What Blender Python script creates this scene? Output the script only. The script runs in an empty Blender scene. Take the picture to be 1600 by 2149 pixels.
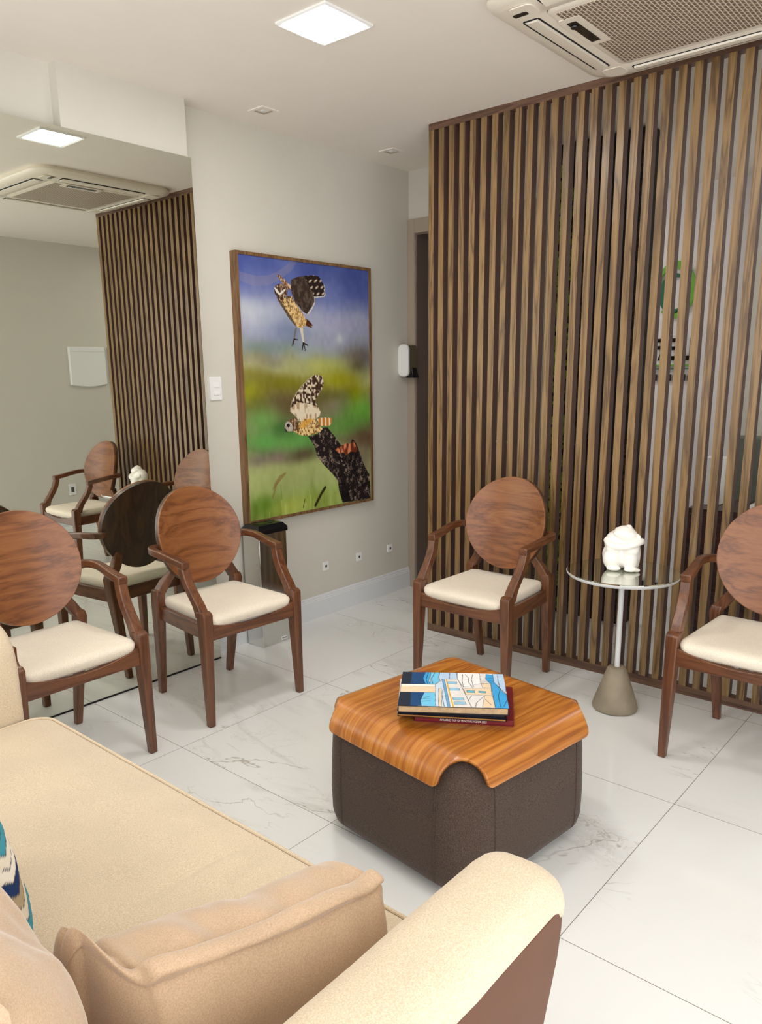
import bpy, bmesh, math, random
import numpy as np
from mathutils import Vector, Matrix, noise, Euler
PI = math.pi
sc = bpy.context.scene
COL = sc.collection

# ---------------------------------------------------------------- camera, exposure, world
CAM_ROT = ((0.65096, -0.75900, -0.01236), (-0.17664, -0.13558, -0.97489), (0.73824, 0.63681, -0.22290))  # right, down, forward
cd = bpy.data.cameras.new('camera'); cam = bpy.data.objects.new('camera', cd); COL.objects.link(cam)
r_, d_, f_ = [Vector(v) for v in CAM_ROT]
mm = Matrix((r_, -d_, -f_)).transposed().to_4x4(); mm.translation = Vector((0, 0, 1.45)); cam.matrix_world = mm
cd.sensor_fit = 'VERTICAL'; cd.sensor_height = 36.0; cd.sensor_width = 36.0
cd.lens = 36.0 * 1616.7 / 2149.0
cd.shift_x = (800 - 789.23) / 2149.0
cd.shift_y = (1148.73 - 1074.5) / 2149.0
cd.clip_start = 0.02
sc.camera = cam
sc.view_settings.view_transform = 'Standard'; sc.view_settings.look = 'None'
sc.view_settings.gamma = 1.0; sc.view_settings.use_curve_mapping = False
sc.view_settings.exposure = 0.38
sc.cycles.max_bounces = 10; sc.cycles.glossy_bounces = 6; sc.cycles.diffuse_bounces = 5
sc.cycles.use_denoising = True
sc.cycles.caustics_reflective = True; sc.cycles.blur_glossy = 0.5
sc.cycles.sample_clamp_indirect = 6.0
w = bpy.data.worlds.new('world'); sc.world = w; w.use_nodes = True
w.node_tree.nodes['Background'].inputs[0].default_value = (1.0, 0.99, 0.98, 1)
w.node_tree.nodes['Background'].inputs[1].default_value = 2.1   # added white fill light entering where walls behind the camera are left open
LAMP = 54.0          # emission of the square ceiling panels
LAMP_COL = (1.0, 0.97, 0.93)
H = 2.6475; XS = 3.3784; YW = 3.187; XC = 4.047; YM = 3.0993

# ---------------------------------------------------------------- materials
def lin(c):
    return tuple(((v/255.0)/12.92 if v/255.0 <= 0.04045 else ((v/255.0+0.055)/1.055)**2.4) for v in c) + (1.0,)
def new_mat(name):
    m = bpy.data.materials.new(name); m.use_nodes = True
    nt = m.node_tree; b = nt.nodes['Principled BSDF']
    return m, nt, b
def plain(name, rgb, rough=0.5, metal=0.0, spec=0.5, var=0.0, vscale=6.0, bump=0.0, bscale=300.0, coat=0.0, sheen=0.0):
    m, nt, b = new_mat(name)
    b.inputs['Roughness'].default_value = rough; b.inputs['Metallic'].default_value = metal
    b.inputs['Specular IOR Level'].default_value = spec
    b.inputs['Coat Weight'].default_value = coat; b.inputs['Coat Roughness'].default_value = 0.1
    b.inputs['Sheen Weight'].default_value = sheen
    c = lin(rgb)
    tc = nt.nodes.new('ShaderNodeTexCoord')
    n = nt.nodes.new('ShaderNodeTexNoise'); n.inputs['Scale'].default_value = vscale; n.inputs['Detail'].default_value = 5
    nt.links.new(tc.outputs['Object'], n.inputs['Vector'])
    r = nt.nodes.new('ShaderNodeMapRange'); r.inputs[1].default_value = 0.3; r.inputs[2].default_value = 0.7
    r.inputs[3].default_value = 1-var; r.inputs[4].default_value = 1+var
    nt.links.new(n.outputs['Fac'], r.inputs[0])
    mx = nt.nodes.new('ShaderNodeVectorMath'); mx.operation = 'SCALE'; mx.inputs[0].default_value = c[:3]
    nt.links.new(r.outputs[0], mx.inputs['Scale']); nt.links.new(mx.outputs[0], b.inputs['Base Color'])
    if bump:
        n2 = nt.nodes.new('ShaderNodeTexNoise'); n2.inputs['Scale'].default_value = bscale; n2.inputs['Detail'].default_value = 3
        nt.links.new(tc.outputs['Object'], n2.inputs['Vector'])
        bp = nt.nodes.new('ShaderNodeBump'); bp.inputs['Strength'].default_value = bump; bp.inputs['Distance'].default_value = 0.002
        nt.links.new(n2.outputs['Fac'], bp.inputs['Height']); nt.links.new(bp.outputs[0], b.inputs['Normal'])
    return m
def wood(name, cols, axis='Z', scale=9.0, stretch=14.0, rough=0.38, fine=0.35, dist=0.8, coat=0.15, uv=False, rings=9.0):
    """grain running along axis; cols = dark, mid, light"""
    m, nt, b = new_mat(name)
    tc = nt.nodes.new('ShaderNodeTexCoord')
    oi = nt.nodes.new('ShaderNodeObjectInfo')
    sh = nt.nodes.new('ShaderNodeVectorMath'); sh.operation = 'SCALE'; sh.inputs[0].default_value = (7.3, 5.1, 9.7)
    nt.links.new(oi.outputs['Random'], sh.inputs['Scale'])
    ad = nt.nodes.new('ShaderNodeVectorMath'); ad.operation = 'ADD'
    nt.links.new(tc.outputs['UV' if uv else 'Object'], ad.inputs[0]); nt.links.new(sh.outputs[0], ad.inputs[1])
    mp = nt.nodes.new('ShaderNodeMapping')
    s = [scale]*3; s['XYZ'.index(axis)] = scale/stretch
    mp.inputs['Scale'].default_value = s
    nt.links.new(ad.outputs[0], mp.inputs['Vector'])
    n = nt.nodes.new('ShaderNodeTexNoise'); n.inputs['Scale'].default_value = 1.0; n.inputs['Detail'].default_value = 3; n.inputs['Distortion'].default_value = dist
    nt.links.new(mp.outputs[0], n.inputs['Vector'])
    # growth rings out of the soft noise
    rg = nt.nodes.new('ShaderNodeMath'); rg.operation = 'MULTIPLY'; rg.inputs[1].default_value = rings
    nt.links.new(n.outputs['Fac'], rg.inputs[0])
    fr = nt.nodes.new('ShaderNodeMath'); fr.operation = 'PINGPONG'; fr.inputs[1].default_value = 1.0
    nt.links.new(rg.outputs[0], fr.inputs[0])
    mp2 = nt.nodes.new('ShaderNodeMapping'); s2 = [scale*14]*3; s2['XYZ'.index(axis)] = scale*14/40
    mp2.inputs['Scale'].default_value = s2; nt.links.new(ad.outputs[0], mp2.inputs['Vector'])
    n2 = nt.nodes.new('ShaderNodeTexNoise'); n2.inputs['Scale'].default_value = 1.0; n2.inputs['Detail'].default_value = 2
    nt.links.new(mp2.outputs[0], n2.inputs['Vector'])
    mixf = nt.nodes.new('ShaderNodeMix'); mixf.data_type = 'FLOAT'; mixf.inputs[0].default_value = fine
    nt.links.new(fr.outputs[0], mixf.inputs[2]); nt.links.new(n2.outputs['Fac'], mixf.inputs[3])
    cr = nt.nodes.new('ShaderNodeValToRGB'); cr.color_ramp.elements[0].position = 0.12; cr.color_ramp.elements[1].position = 0.85
    cr.color_ramp.elements[0].color = lin(cols[0]); cr.color_ramp.elements[1].color = lin(cols[2])
    e = cr.color_ramp.elements.new(0.45); e.color = lin(cols[1])
    nt.links.new(mixf.outputs[0], cr.inputs[0]); nt.links.new(cr.outputs[0], b.inputs['Base Color'])
    bp = nt.nodes.new('ShaderNodeBump'); bp.inputs['Strength'].default_value = 0.12; bp.inputs['Distance'].default_value = 0.001
    nt.links.new(n2.outputs['Fac'], bp.inputs['Height']); nt.links.new(bp.outputs[0], b.inputs['Normal'])
    b.inputs['Roughness'].default_value = rough; b.inputs['Coat Weight'].default_value = coat; b.inputs['Coat Roughness'].default_value = 0.25
    return m
def fabric(name, c1, c2, scale=420.0, bump=0.5, sheen=0.25, rough=0.95, big=0.04):
    m, nt, b = new_mat(name)
    tc = nt.nodes.new('ShaderNodeTexCoord')
    n = nt.nodes.new('ShaderNodeTexNoise'); n.inputs['Scale'].default_value = scale; n.inputs['Detail'].default_value = 2
    nt.links.new(tc.outputs['Object'], n.inputs['Vector'])
    n3 = nt.nodes.new('ShaderNodeTexNoise'); n3.inputs['Scale'].default_value = 7; n3.inputs['Detail'].default_value = 4
    nt.links.new(tc.outputs['Object'], n3.inputs['Vector'])
    cr = nt.nodes.new('ShaderNodeValToRGB'); cr.color_ramp.elements[0].position = 0.34; cr.color_ramp.elements[1].position = 0.66
    cr.color_ramp.elements[0].color = lin(c1); cr.color_ramp.elements[1].color = lin(c2)
    nt.links.new(n.outputs['Fac'], cr.inputs[0])
    r = nt.nodes.new('ShaderNodeMapRange'); r.inputs[1].default_value = 0.3; r.inputs[2].default_value = 0.7
    r.inputs[3].default_value = 1-big; r.inputs[4].default_value = 1+big; nt.links.new(n3.outputs['Fac'], r.inputs[0])
    mx = nt.nodes.new('ShaderNodeVectorMath'); mx.operation = 'SCALE'
    nt.links.new(cr.outputs[0], mx.inputs[0]); nt.links.new(r.outputs[0], mx.inputs['Scale']); nt.links.new(mx.outputs[0], b.inputs['Base Color'])
    bp = nt.nodes.new('ShaderNodeBump'); bp.inputs['Strength'].default_value = bump; bp.inputs['Distance'].default_value = 0.0012
    nt.links.new(n.outputs['Fac'], bp.inputs['Height']); nt.links.new(bp.outputs[0], b.inputs['Normal'])
    b.inputs['Roughness'].default_value = rough; b.inputs['Sheen Weight'].default_value = sheen; b.inputs['Sheen Roughness'].default_value = 0.4
    b.inputs['Specular IOR Level'].default_value = 0.2
    return m
def vcol_mat(name, rough=0.3, spec=0.5, coat=0.0):
    m, nt, b = new_mat(name)
    a = nt.nodes.new('ShaderNodeAttribute'); a.attribute_name = 'paint'
    nt.links.new(a.outputs['Color'], b.inputs['Base Color']); b.inputs['Roughness'].default_value = rough
    b.inputs['Specular IOR Level'].default_value = spec; b.inputs['Coat Weight'].default_value = coat
    return m
def emit_mat(name, rgb, strength):
    m, nt, b = new_mat(name)
    b.inputs['Base Color'].default_value = (*rgb, 1); b.inputs['Emission Color'].default_value = (*rgb, 1)
    b.inputs['Emission Strength'].default_value = strength
    return m
def floor_mat():
    m, nt, b = new_mat('polished_marble_tiles'); L = nt.links.new; N = nt.nodes.new
    T = 0.8253; TX, TY = 2.446, 0.7816
    tc = N('ShaderNodeTexCoord'); mp = N('ShaderNodeMapping'); mp.vector_type = 'POINT'
    mp.inputs['Location'].default_value = (-TX/T+20, -TY/T+20, 0); mp.inputs['Scale'].default_value = (1/T, 1/T, 1/T)
    L(tc.outputs['Object'], mp.inputs['Vector'])
    fl = N('ShaderNodeVectorMath'); fl.operation = 'FLOOR'; L(mp.outputs[0], fl.inputs[0])
    fr = N('ShaderNodeVectorMath'); fr.operation = 'FRACTION'; L(mp.outputs[0], fr.inputs[0])
    sp = N('ShaderNodeSeparateXYZ'); L(fr.outputs[0], sp.inputs[0])
    def edge(o):
        a = N('ShaderNodeMath'); a.operation = 'SUBTRACT'; a.inputs[1].default_value = 0.5; L(o, a.inputs[0])
        c = N('ShaderNodeMath'); c.operation = 'ABSOLUTE'; L(a.outputs[0], c.inputs[0]); return c.outputs[0]
    mxx = N('ShaderNodeMath'); mxx.operation = 'MAXIMUM'; L(edge(sp.outputs[0]), mxx.inputs[0]); L(edge(sp.outputs[1]), mxx.inputs[1])
    gr = N('ShaderNodeMath'); gr.operation = 'GREATER_THAN'; gr.inputs[1].default_value = 0.5 - 0.0011/T; L(mxx.outputs[0], gr.inputs[0])
    wn = N('ShaderNodeTexWhiteNoise'); wn.noise_dimensions = '3D'; L(fl.outputs[0], wn.inputs['Vector'])
    sc1 = N('ShaderNodeVectorMath'); sc1.operation = 'SCALE'; sc1.inputs['Scale'].default_value = 37.0; L(wn.outputs['Color'], sc1.inputs[0])
    ad = N('ShaderNodeVectorMath'); ad.operation = 'ADD'; L(mp.outputs[0], ad.inputs[0]); L(sc1.outputs[0], ad.inputs[1])
    def vein(scale, detail, dist, width, rot, sx):
        m2 = N('ShaderNodeMapping'); m2.inputs['Rotation'].default_value = (0, 0, rot); m2.inputs['Scale'].default_value = (sx, 1, 1)
        L(ad.outputs[0], m2.inputs['Vector'])
        n = N('ShaderNodeTexNoise'); n.inputs['Scale'].default_value = scale; n.inputs['Detail'].default_value = detail; n.inputs['Distortion'].default_value = dist
        n.inputs['Roughness'].default_value = 0.6
        L(m2.outputs[0], n.inputs['Vector'])
        a = N('ShaderNodeMath'); a.operation = 'SUBTRACT'; a.inputs[1].default_value = 0.5; L(n.outputs['Fac'], a.inputs[0])
        c = N('ShaderNodeMath'); c.operation = 'ABSOLUTE'; L(a.outputs[0], c.inputs[0])
        r = N('ShaderNodeMapRange'); r.inputs[1].default_value = 0.0; r.inputs[2].default_value = width; r.inputs[3].default_value = 1; r.inputs[4].default_value = 0
        L(c.outputs[0], r.inputs[0]); return r.outputs[0]
    v1 = vein(0.7, 5, 1.0, 0.006, 0.6, 2.4)
    v2 = vein(0.6, 4, 1.4, 0.045, 0.5, 2.0)
    v3 = vein(1.3, 6, 1.2, 0.008, 0.75, 2.4)
    msk = N('ShaderNodeTexNoise'); msk.inputs['Scale'].default_value = 1.5; msk.inputs['Detail'].default_value = 2; L(ad.outputs[0], msk.inputs['Vector'])
    mr = N('ShaderNodeMapRange'); mr.inputs[1].default_value = 0.50; mr.inputs[2].default_value = 0.66; L(msk.outputs['Fac'], mr.inputs[0])
    def mul(a, bb):
        q = N('ShaderNodeMath'); q.operation = 'MULTIPLY'
        L(a, q.inputs[0])
        if isinstance(bb, float): q.inputs[1].default_value = bb
        else: L(bb, q.inputs[1])
        return q.outputs[0]
    def add(a, bb):
        q = N('ShaderNodeMath'); q.operation = 'ADD'; q.use_clamp = True; L(a, q.inputs[0]); L(bb, q.inputs[1]); return q.outputs[0]
    tot = add(add(mul(mul(v1, mr.outputs[0]), 0.8), mul(mul(v3, mr.outputs[0]), 0.28)), mul(mul(v2, mr.outputs[0]), 0.22))
    mix = N('ShaderNodeMix'); mix.data_type = 'RGBA'; L(tot, mix.inputs[0]); mix.inputs[6].default_value = lin((235, 237, 236)); mix.inputs[7].default_value = lin((168, 163, 152))
    mix2 = N('ShaderNodeMix'); mix2.data_type = 'RGBA'; L(gr.outputs[0], mix2.inputs[0]); L(mix.outputs[2], mix2.inputs[6]); mix2.inputs[7].default_value = lin((120, 117, 108))
    L(mix2.outputs[2], b.inputs['Base Color'])
    rr = N('ShaderNodeMapRange'); rr.inputs[3].default_value = 0.10; rr.inputs[4].default_value = 0.6; L(gr.outputs[0], rr.inputs[0]); L(rr.outputs[0], b.inputs['Roughness'])
    b.inputs['Specular IOR Level'].default_value = 0.45
    return m
def grille_mat():
    m, nt, b = new_mat('perforated_cream_grille'); L = nt.links.new; N = nt.nodes.new
    tc = N('ShaderNodeTexCoord'); br = N('ShaderNodeTexBrick'); br.inputs['Scale'].default_value = 1.0
    br.inputs['Brick Width'].default_value = 0.027; br.inputs['Row Height'].default_value = 0.0135; br.inputs['Mortar Size'].default_value = 0.0022
    br.inputs['Mortar Smooth'].default_value = 0.1; br.inputs['Bias'].default_value = 0
    br.inputs['Color1'].default_value = lin((112, 96, 84)); br.inputs['Color2'].default_value = lin((130, 112, 98)); br.inputs['Mortar'].default_value = lin((222, 210, 190))
    L(tc.outputs['Object'], br.inputs['Vector']); L(br.outputs['Color'], b.inputs['Base Color'])
    bp = N('ShaderNodeBump'); bp.inputs['Strength'].default_value = 0.8; bp.inputs['Distance'].default_value = 0.004; L(br.outputs['Fac'], bp.inputs['Height']); L(bp.outputs[0], b.inputs['Normal'])
    b.inputs['Roughness'].default_value = 0.5
    return m

M = {}
M['wall'] = plain('warm_grey_wall_paint', (212, 209, 199), 0.75, var=0.012, bump=0.05, bscale=160)
M['ceil'] = plain('ceiling_paint', (240, 233, 225), 0.85, var=0.01, bump=0.03, bscale=120)
M['white_wall'] = plain('white_marble_wall', (246, 242, 244), 0.35, var=0.03, vscale=2.5)
M['base'] = plain('white_skirting', (226, 230, 234), 0.4)
M['taupe'] = plain('taupe_door_lacquer', (172, 158, 142), 0.45)
M['taupe_dark'] = plain('dark_door_lacquer', (112, 98, 90), 0.5)
M['floor'] = floor_mat()
SL = ((78, 57, 36), (126, 98, 61), (146, 117, 77))
M['slat'] = wood('olive_brown_slat_wood', SL, 'Z', 16, 16, 0.36, 0.4, 1.2, 0.15)
M['slat_side'] = plain('dark_brown_slat_edge', (92, 66, 58), 0.55, var=0.08, vscale=12)  # slat sides plain and darker than the slat faces
M['rail'] = wood('dark_walnut_rail', ((70, 48, 38), (98, 70, 54), (116, 86, 66)), 'Y', 16, 16, 0.45, 0.4, 0.8, 0.1)
CH = ((68, 37, 21), (100, 59, 35), (118, 74, 45))
M['chair_z'] = wood('chair_wood_upright', CH, 'Z', 22, 14, 0.34, 0.5, 0.4, 0.25)
M['chair_y'] = wood('chair_wood_depth', CH, 'Y', 22, 14, 0.34, 0.5, 0.4, 0.25)
M['chair_x'] = wood('chair_wood_across', CH, 'X', 22, 14, 0.34, 0.5, 0.4, 0.25)
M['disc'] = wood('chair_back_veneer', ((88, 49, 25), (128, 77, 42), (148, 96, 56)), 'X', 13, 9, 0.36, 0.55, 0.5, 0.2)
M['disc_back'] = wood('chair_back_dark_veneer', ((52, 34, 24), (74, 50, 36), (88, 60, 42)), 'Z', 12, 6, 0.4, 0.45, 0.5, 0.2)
M['tray'] = wood('glossy_walnut_tray', ((136, 74, 22), (174, 104, 34), (198, 130, 54)), 'X', 14, 16, 0.26, 0.5, 0.35, 0.5, True, 14.0)
M['frame_wood'] = wood('picture_frame_wood', ((84, 58, 34), (120, 88, 54), (138, 104, 68)), 'Z', 26, 16, 0.5, 0.4)
M['cream'] = fabric('cream_chair_fabric', (226, 214, 194), (244, 236, 220))
M['sofa'] = fabric('beige_sofa_weave', (200, 183, 156), (222, 206, 182), 420, 0.35)
M['velvet'] = fabric('beige_velvet', (186, 159, 131), (202, 175, 147), 420, 0.15, 0.6, 0.8, 0.06)
M['ott'] = fabric('dark_brown_suede', (62, 50, 44), (90, 76, 67), 380, 0.5, 0.15)
M['leather'] = plain('tan_leather', (90, 46, 14), 0.36, spec=0.35, var=0.05, vscale=20, bump=0.1, bscale=500)
M['ac'] = plain('cream_plastic', (236, 228, 214), 0.35)
M['grille'] = grille_mat()
M['black'] = plain('black_plastic', (16, 17, 20), 0.22)
M['black_matt'] = plain('black_matt', (14, 13, 14), 0.8)
M['white'] = plain('white_plastic', (240, 242, 242), 0.3)
M['porcelain'] = plain('white_porcelain', (252, 249, 243), 0.3, coat=0.2)
M['chrome'] = plain('brushed_steel', (214, 214, 210), 0.09, metal=1.0)
M['mirror'] = plain('mirror_silver', (226, 228, 218), 0.0, metal=1.0)
M['dark_mirror'] = plain('table_mirror_glass', (204, 208, 198), 0.01, metal=1.0)
M['metal_white'] = plain('white_metal', (222, 224, 224), 0.35)
M['concrete'] = plain('grey_concrete', (150, 138, 118), 0.6, var=0.16, vscale=14, bump=0.2, bscale=60)
M['lamp'] = emit_mat('lit_diffuser', LAMP_COL, LAMP)
M['paint'] = vcol_mat('printed_picture', 0.22, 0.35)
M['cover'] = vcol_mat('printed_cover', 0.3, 0.4)
M['print_fabric'] = vcol_mat('printed_linen', 0.95, 0.1)
M['paper'] = plain('page_edges', (186, 160, 124), 0.9, var=0.15, vscale=60)
M['red'] = plain('dark_red_cover', (112, 16, 30), 0.35)
M['ink_white'] = plain('white_ink', (236, 232, 226), 0.6)
M['navy'] = plain('navy_cover', (18, 22, 34), 0.3)
M['orange'] = plain('ochre_page_edge', (176, 122, 60), 0.7)
M['smoke'] = plain('smoked_plastic', (96, 88, 68), 0.12)
M['moss'] = plain('preserved_moss', (112, 140, 44), 0.95, var=0.5, vscale=30)
M['moss_brown'] = plain('dry_brown_moss', (58, 44, 32), 0.95, var=0.5, vscale=30)
M['green'] = plain('light_green_sign', (126, 190, 74), 0.4)
M['green_dark'] = plain('dark_green_sign', (34, 112, 82), 0.4)
M['desk'] = wood('dark_red_desk_wood', ((36, 18, 18), (58, 30, 28), (72, 40, 36)), 'Y', 12, 8, 0.4, 0.4)
M['grey_chair'] = plain('grey_green_fabric', (110, 116, 108), 0.8)
M['outlet_hole'] = plain('outlet_hole_grey', (70, 72, 74), 0.5)

# ---------------------------------------------------------------- helpers
def link(name, me, mat, parent=None):
    o = bpy.data.objects.new(name, me); COL.objects.link(o)
    if mat is not None:
        mats = mat if isinstance(mat, (list, tuple)) else [mat]
        for mt in mats: me.materials.append(mt)
    if parent is not None: o.parent = parent
    return o
def obj(name, bm, mat, parent=None, smooth=False, bevel=0.0, seg=2, angle=35):
    bmesh.ops.recalc_face_normals(bm, faces=bm.faces[:])
    me = bpy.data.meshes.new(name); bm.to_mesh(me); bm.free()
    if smooth:
        me.polygons.foreach_set('use_smooth', [True]*len(me.polygons)); me.set_sharp_from_angle(angle=math.radians(angle))
    o = link(name, me, mat, parent)
    if bevel:
        b = o.modifiers.new('bevel', 'BEVEL'); b.width = bevel; b.segments = seg; b.limit_method = 'ANGLE'; b.angle_limit = math.radians(40)
        b.harden_normals = False
        if not smooth:
            me.polygons.foreach_set('use_smooth', [True]*len(me.polygons)); me.set_sharp_from_angle(angle=math.radians(50))
    return o
def thing(name, label, cat, loc=(0, 0, 0), rz=0.0, group=None):
    o = bpy.data.objects.new(name, None); COL.objects.link(o); o.location = loc; o.rotation_euler = (0, 0, rz)
    o.empty_display_size = 0.05
    return tag(o, label, cat, group)
def tag(o, label, cat, group=None):
    o['label'] = label; o['category'] = cat
    if group: o['group'] = group
    return o
def struct(o):
    o['kind'] = 'structure'; return o
def children_of(o): return [c for c in COL.objects if c.parent == o]
def copy_tree(o, parent=None):
    c = o.copy(); COL.objects.link(c)
    if parent is not None: c.parent = parent
    for ch in children_of(o): copy_tree(ch, c)
    return c
def add_box(bm, x0, x1, y0, y1, z0, z1, mat=0):
    v = [bm.verts.new((x, y, z)) for z in (z0, z1) for y in (y0, y1) for x in (x0, x1)]
    fs = [(0, 2, 3, 1), (4, 5, 7, 6), (0, 1, 5, 4), (2, 6, 7, 3), (0, 4, 6, 2), (1, 3, 7, 5)]
    out = []
    for f in fs:
        q = bm.faces.new([v[i] for i in f]); q.material_index = mat; out.append(q)
    return out
def box(x0, x1, y0, y1, z0, z1):
    bm = bmesh.new(); add_box(bm, x0, x1, y0, y1, z0, z1); return bm
def loft(sections, cap=True, bm=None, closed=False):
    bm = bm or bmesh.new(); rows = [[bm.verts.new(p) for p in s] for s in sections]; n = len(rows[0])
    R = len(rows)
    for i in range(R if closed else R-1):
        a, b = rows[i], rows[(i+1) % R]
        for j in range(n): bm.faces.new((a[j], a[(j+1) % n], b[(j+1) % n], b[j]))
    if cap and not closed: bm.faces.new(rows[0]); bm.faces.new(rows[-1][::-1])
    return bm
def crom(pts, k=6):
    P = [Vector(p) for p in pts]; P = [P[0]*2-P[1]] + P + [P[-1]*2-P[-2]]; out = []
    for i in range(1, len(P)-2):
        for j in range(k):
            t = j/k; a, b, c, d = P[i-1], P[i], P[i+1], P[i+2]
            out.append(0.5*((2*b)+(c-a)*t+(2*a-5*b+4*c-d)*t*t+(3*b-a-3*c+d)*t**3))
    out.append(P[-2]); return out
def tube(pts, r, n=10, closed=False, bm=None, cap=True):
    P = [Vector(p) for p in pts]; secs = []; up = Vector((0, 0, 1)); prev = None
    for i, p in enumerate(P):
        a = P[i-1] if (i or closed) else P[0]; b = P[(i+1) % len(P)] if (i < len(P)-1 or closed) else P[-1]
        t = (b-a).normalized()
        if prev is None:
            s = t.cross(up) if abs(t.z) < 0.95 else t.cross(Vector((1, 0, 0)))
        else: s = prev - t*prev.dot(t)
        s.normalize(); prev = s; u = s.cross(t); rr = r[i] if isinstance(r, (list, tuple)) else r
        secs.append([p + (s*math.cos(2*PI*k/n) + u*math.sin(2*PI*k/n))*rr for k in range(n)])
    return loft(secs, cap, bm, closed)
def lathe(prof, n=48, bm=None, c=(0, 0)):
    bm = bm or bmesh.new(); rows = []
    for r, z in prof:
        rows.append([bm.verts.new((c[0]+r*math.cos(2*PI*k/n), c[1]+r*math.sin(2*PI*k/n), z)) for k in range(n)] if r > 1e-6 else [bm.verts.new((c[0], c[1], z))])
    for a, b in zip(rows, rows[1:]):
        for k in range(n):
            va = [a[k % len(a)], a[(k+1) % len(a)]] if len(a) > 1 else [a[0]]; vb = [b[(k+1) % len(b)], b[k % len(b)]] if len(b) > 1 else [b[0]]
            if len(va)+len(vb) > 2: bm.faces.new(va+vb)
    if len(rows[0]) > 1: bm.faces.new(rows[0])
    if len(rows[-1]) > 1: bm.faces.new(rows[-1][::-1])
    return bm
def rrect(hx, hy, r, n=6, cx=0, cy=0):
    out = []
    for q, (sx, sy) in enumerate(((1, 1), (-1, 1), (-1, -1), (1, -1))):
        for k in range(n+1):
            a = PI/2*(q + k/n); out.append((cx+sx*(hx-r)+r*math.cos(a), cy+sy*(hy-r)+r*math.sin(a)))
    return out
def nz(x, y, z=0.0, s=1.0): return noise.noise(Vector((x*s, y*s, z*s)))

# ---------------------------------------------------------------- little painter for printed surfaces
class Canvas:
    def __init__(s, w, h, bg=(0, 0, 0)):
        s.w, s.h = w, h; s.a = np.zeros((h, w, 3)) + np.array(bg, float)
        s.u, s.v = np.meshgrid(np.linspace(0, 1, w), np.linspace(0, 1, h)); s.asp = h/w
    def mask(s, P):
        P = np.array(P, float); m = np.zeros((s.h, s.w), bool); x0, y0 = P[-1]
        for x1, y1 in P:
            if y1 != y0:
                c = ((y1 > s.v) != (y0 > s.v)) & (s.u < (x0-x1)*(s.v-y1)/(y0-y1)+x1); m ^= c
            x0, y0 = x1, y1
        return m
    def put(s, m, col, al=1.0):
        col = np.array(col, float); m = m[..., None]*al
        s.a = s.a*(1-m) + (col if col.ndim == 3 else col[None, None])*m
    def poly(s, P, col, al=1.0): s.put(s.mask(P).astype(float), col, al)
    def blob(s, u, v, ru, rv, col, al=1.0):
        d = ((s.u-u)/ru)**2 + ((s.v-v)/rv)**2; s.put(np.exp(-d*1.2), col, al)
    def line(s, pts, wd, col, al=1.0):
        d = np.full((s.h, s.w), 9.0)
        for (x0, y0), (x1, y1) in zip(pts, pts[1:]):
            y0_, y1_ = y0*s.asp, y1*s.asp; dx, dy = x1-x0, y1_-y0_; t = np.clip(((s.u-x0)*dx+(s.v*s.asp-y0_)*dy)/(dx*dx+dy*dy+1e-12), 0, 1)
            d = np.minimum(d, np.hypot(s.u-x0-t*dx, s.v*s.asp-y0_-t*dy))
        s.put(np.clip((wd-d)/(wd*0.5)+0.5, 0, 1), col, al)
    def noise(s, n, seed, su=1, sv=1):
        r = np.random.RandomState(seed); gh, gw = max(2, int(n*sv)), max(2, int(n*su)); g = r.rand(gh+1, gw+1)
        fy, fx = s.v*(gh-1e-6), s.u*(gw-1e-6); iy, ix = fy.astype(int), fx.astype(int); ty, tx = fy-iy, fx-ix
        ty = ty*ty*(3-2*ty); tx = tx*tx*(3-2*tx)
        return (g[iy, ix]*(1-tx)+g[iy, ix+1]*tx)*(1-ty)+(g[iy+1, ix]*(1-tx)+g[iy+1, ix+1]*tx)*ty
    def to_mesh(s, name, P):       # P(u,v)->3d point ; faces one per cell, colours at the vertices
        vs = [P(u, v) for v in np.linspace(0, 1, s.h) for u in np.linspace(0, 1, s.w)]
        i = np.arange(s.h*s.w).reshape(s.h, s.w); fs = np.stack([i[:-1, :-1], i[1:, :-1], i[1:, 1:], i[:-1, 1:]], -1).reshape(-1, 4)
        me = bpy.data.meshes.new(name); me.from_pydata(vs, [], fs.tolist())
        c = np.clip(s.a/255.0, 0, 1); c = np.where(c <= 0.04045, c/12.92, ((c+0.055)/1.055)**2.4)
        at = me.color_attributes.new('paint', 'FLOAT_COLOR', 'POINT')
        at.data.foreach_set('color', np.concatenate([c.reshape(-1, 3), np.ones((s.h*s.w, 1))], 1).astype(np.float32).ravel())
        return me

# ================================================================= the room
struct(obj('floor', box(-0.6, 6.2, -1.0, 4.6, -0.05, 0), M['floor']))
struct(obj('ceiling', box(-0.6, 6.2, -1.0, 4.6, H, H+0.05), M['ceil']))
struct(obj('wall_back', box(2.334, XC, YW, YW+0.12, 0, H), M['wall']))
bm = box(1.731, 2.334, 3.1115, YW+0.12, 0, H); add_box(bm, -0.6, 1.731, 3.166, YW+0.12, 0, H)
struct(obj('wall_mirror', bm, M['wall']))
bm = box(XC, XC+0.12, 3.131, YW+0.12, 0, H); add_box(bm, XC, XC+0.12, 2.36, 3.131, 2.283, H); add_box(bm, XC, XC+0.12, 2.22, 2.36, 0, H)
struct(obj('wall_door', bm, M['wall']))
bm = box(2.0, 6.2, -1.1, -0.974, 0, H); add_box(bm, -0.6, 2.0, -1.1, -0.974, 2.45, H)  # left open under the lintel to let the world fill in
struct(obj('wall_rear', bm, M['wall']))
bm = box(-0.7, -0.6, 2.6, 3.3, 0, H); add_box(bm, -0.7, -0.6, -1.1, 2.6, 2.45, H)  # open below the lintel so that the added fill reaches the room
struct(obj('wall_left', bm, M['wall']))
struct(obj('wall_far', box(5.6, 5.7, -0.974, 4.6, 0, H), M['white_wall']))
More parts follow.
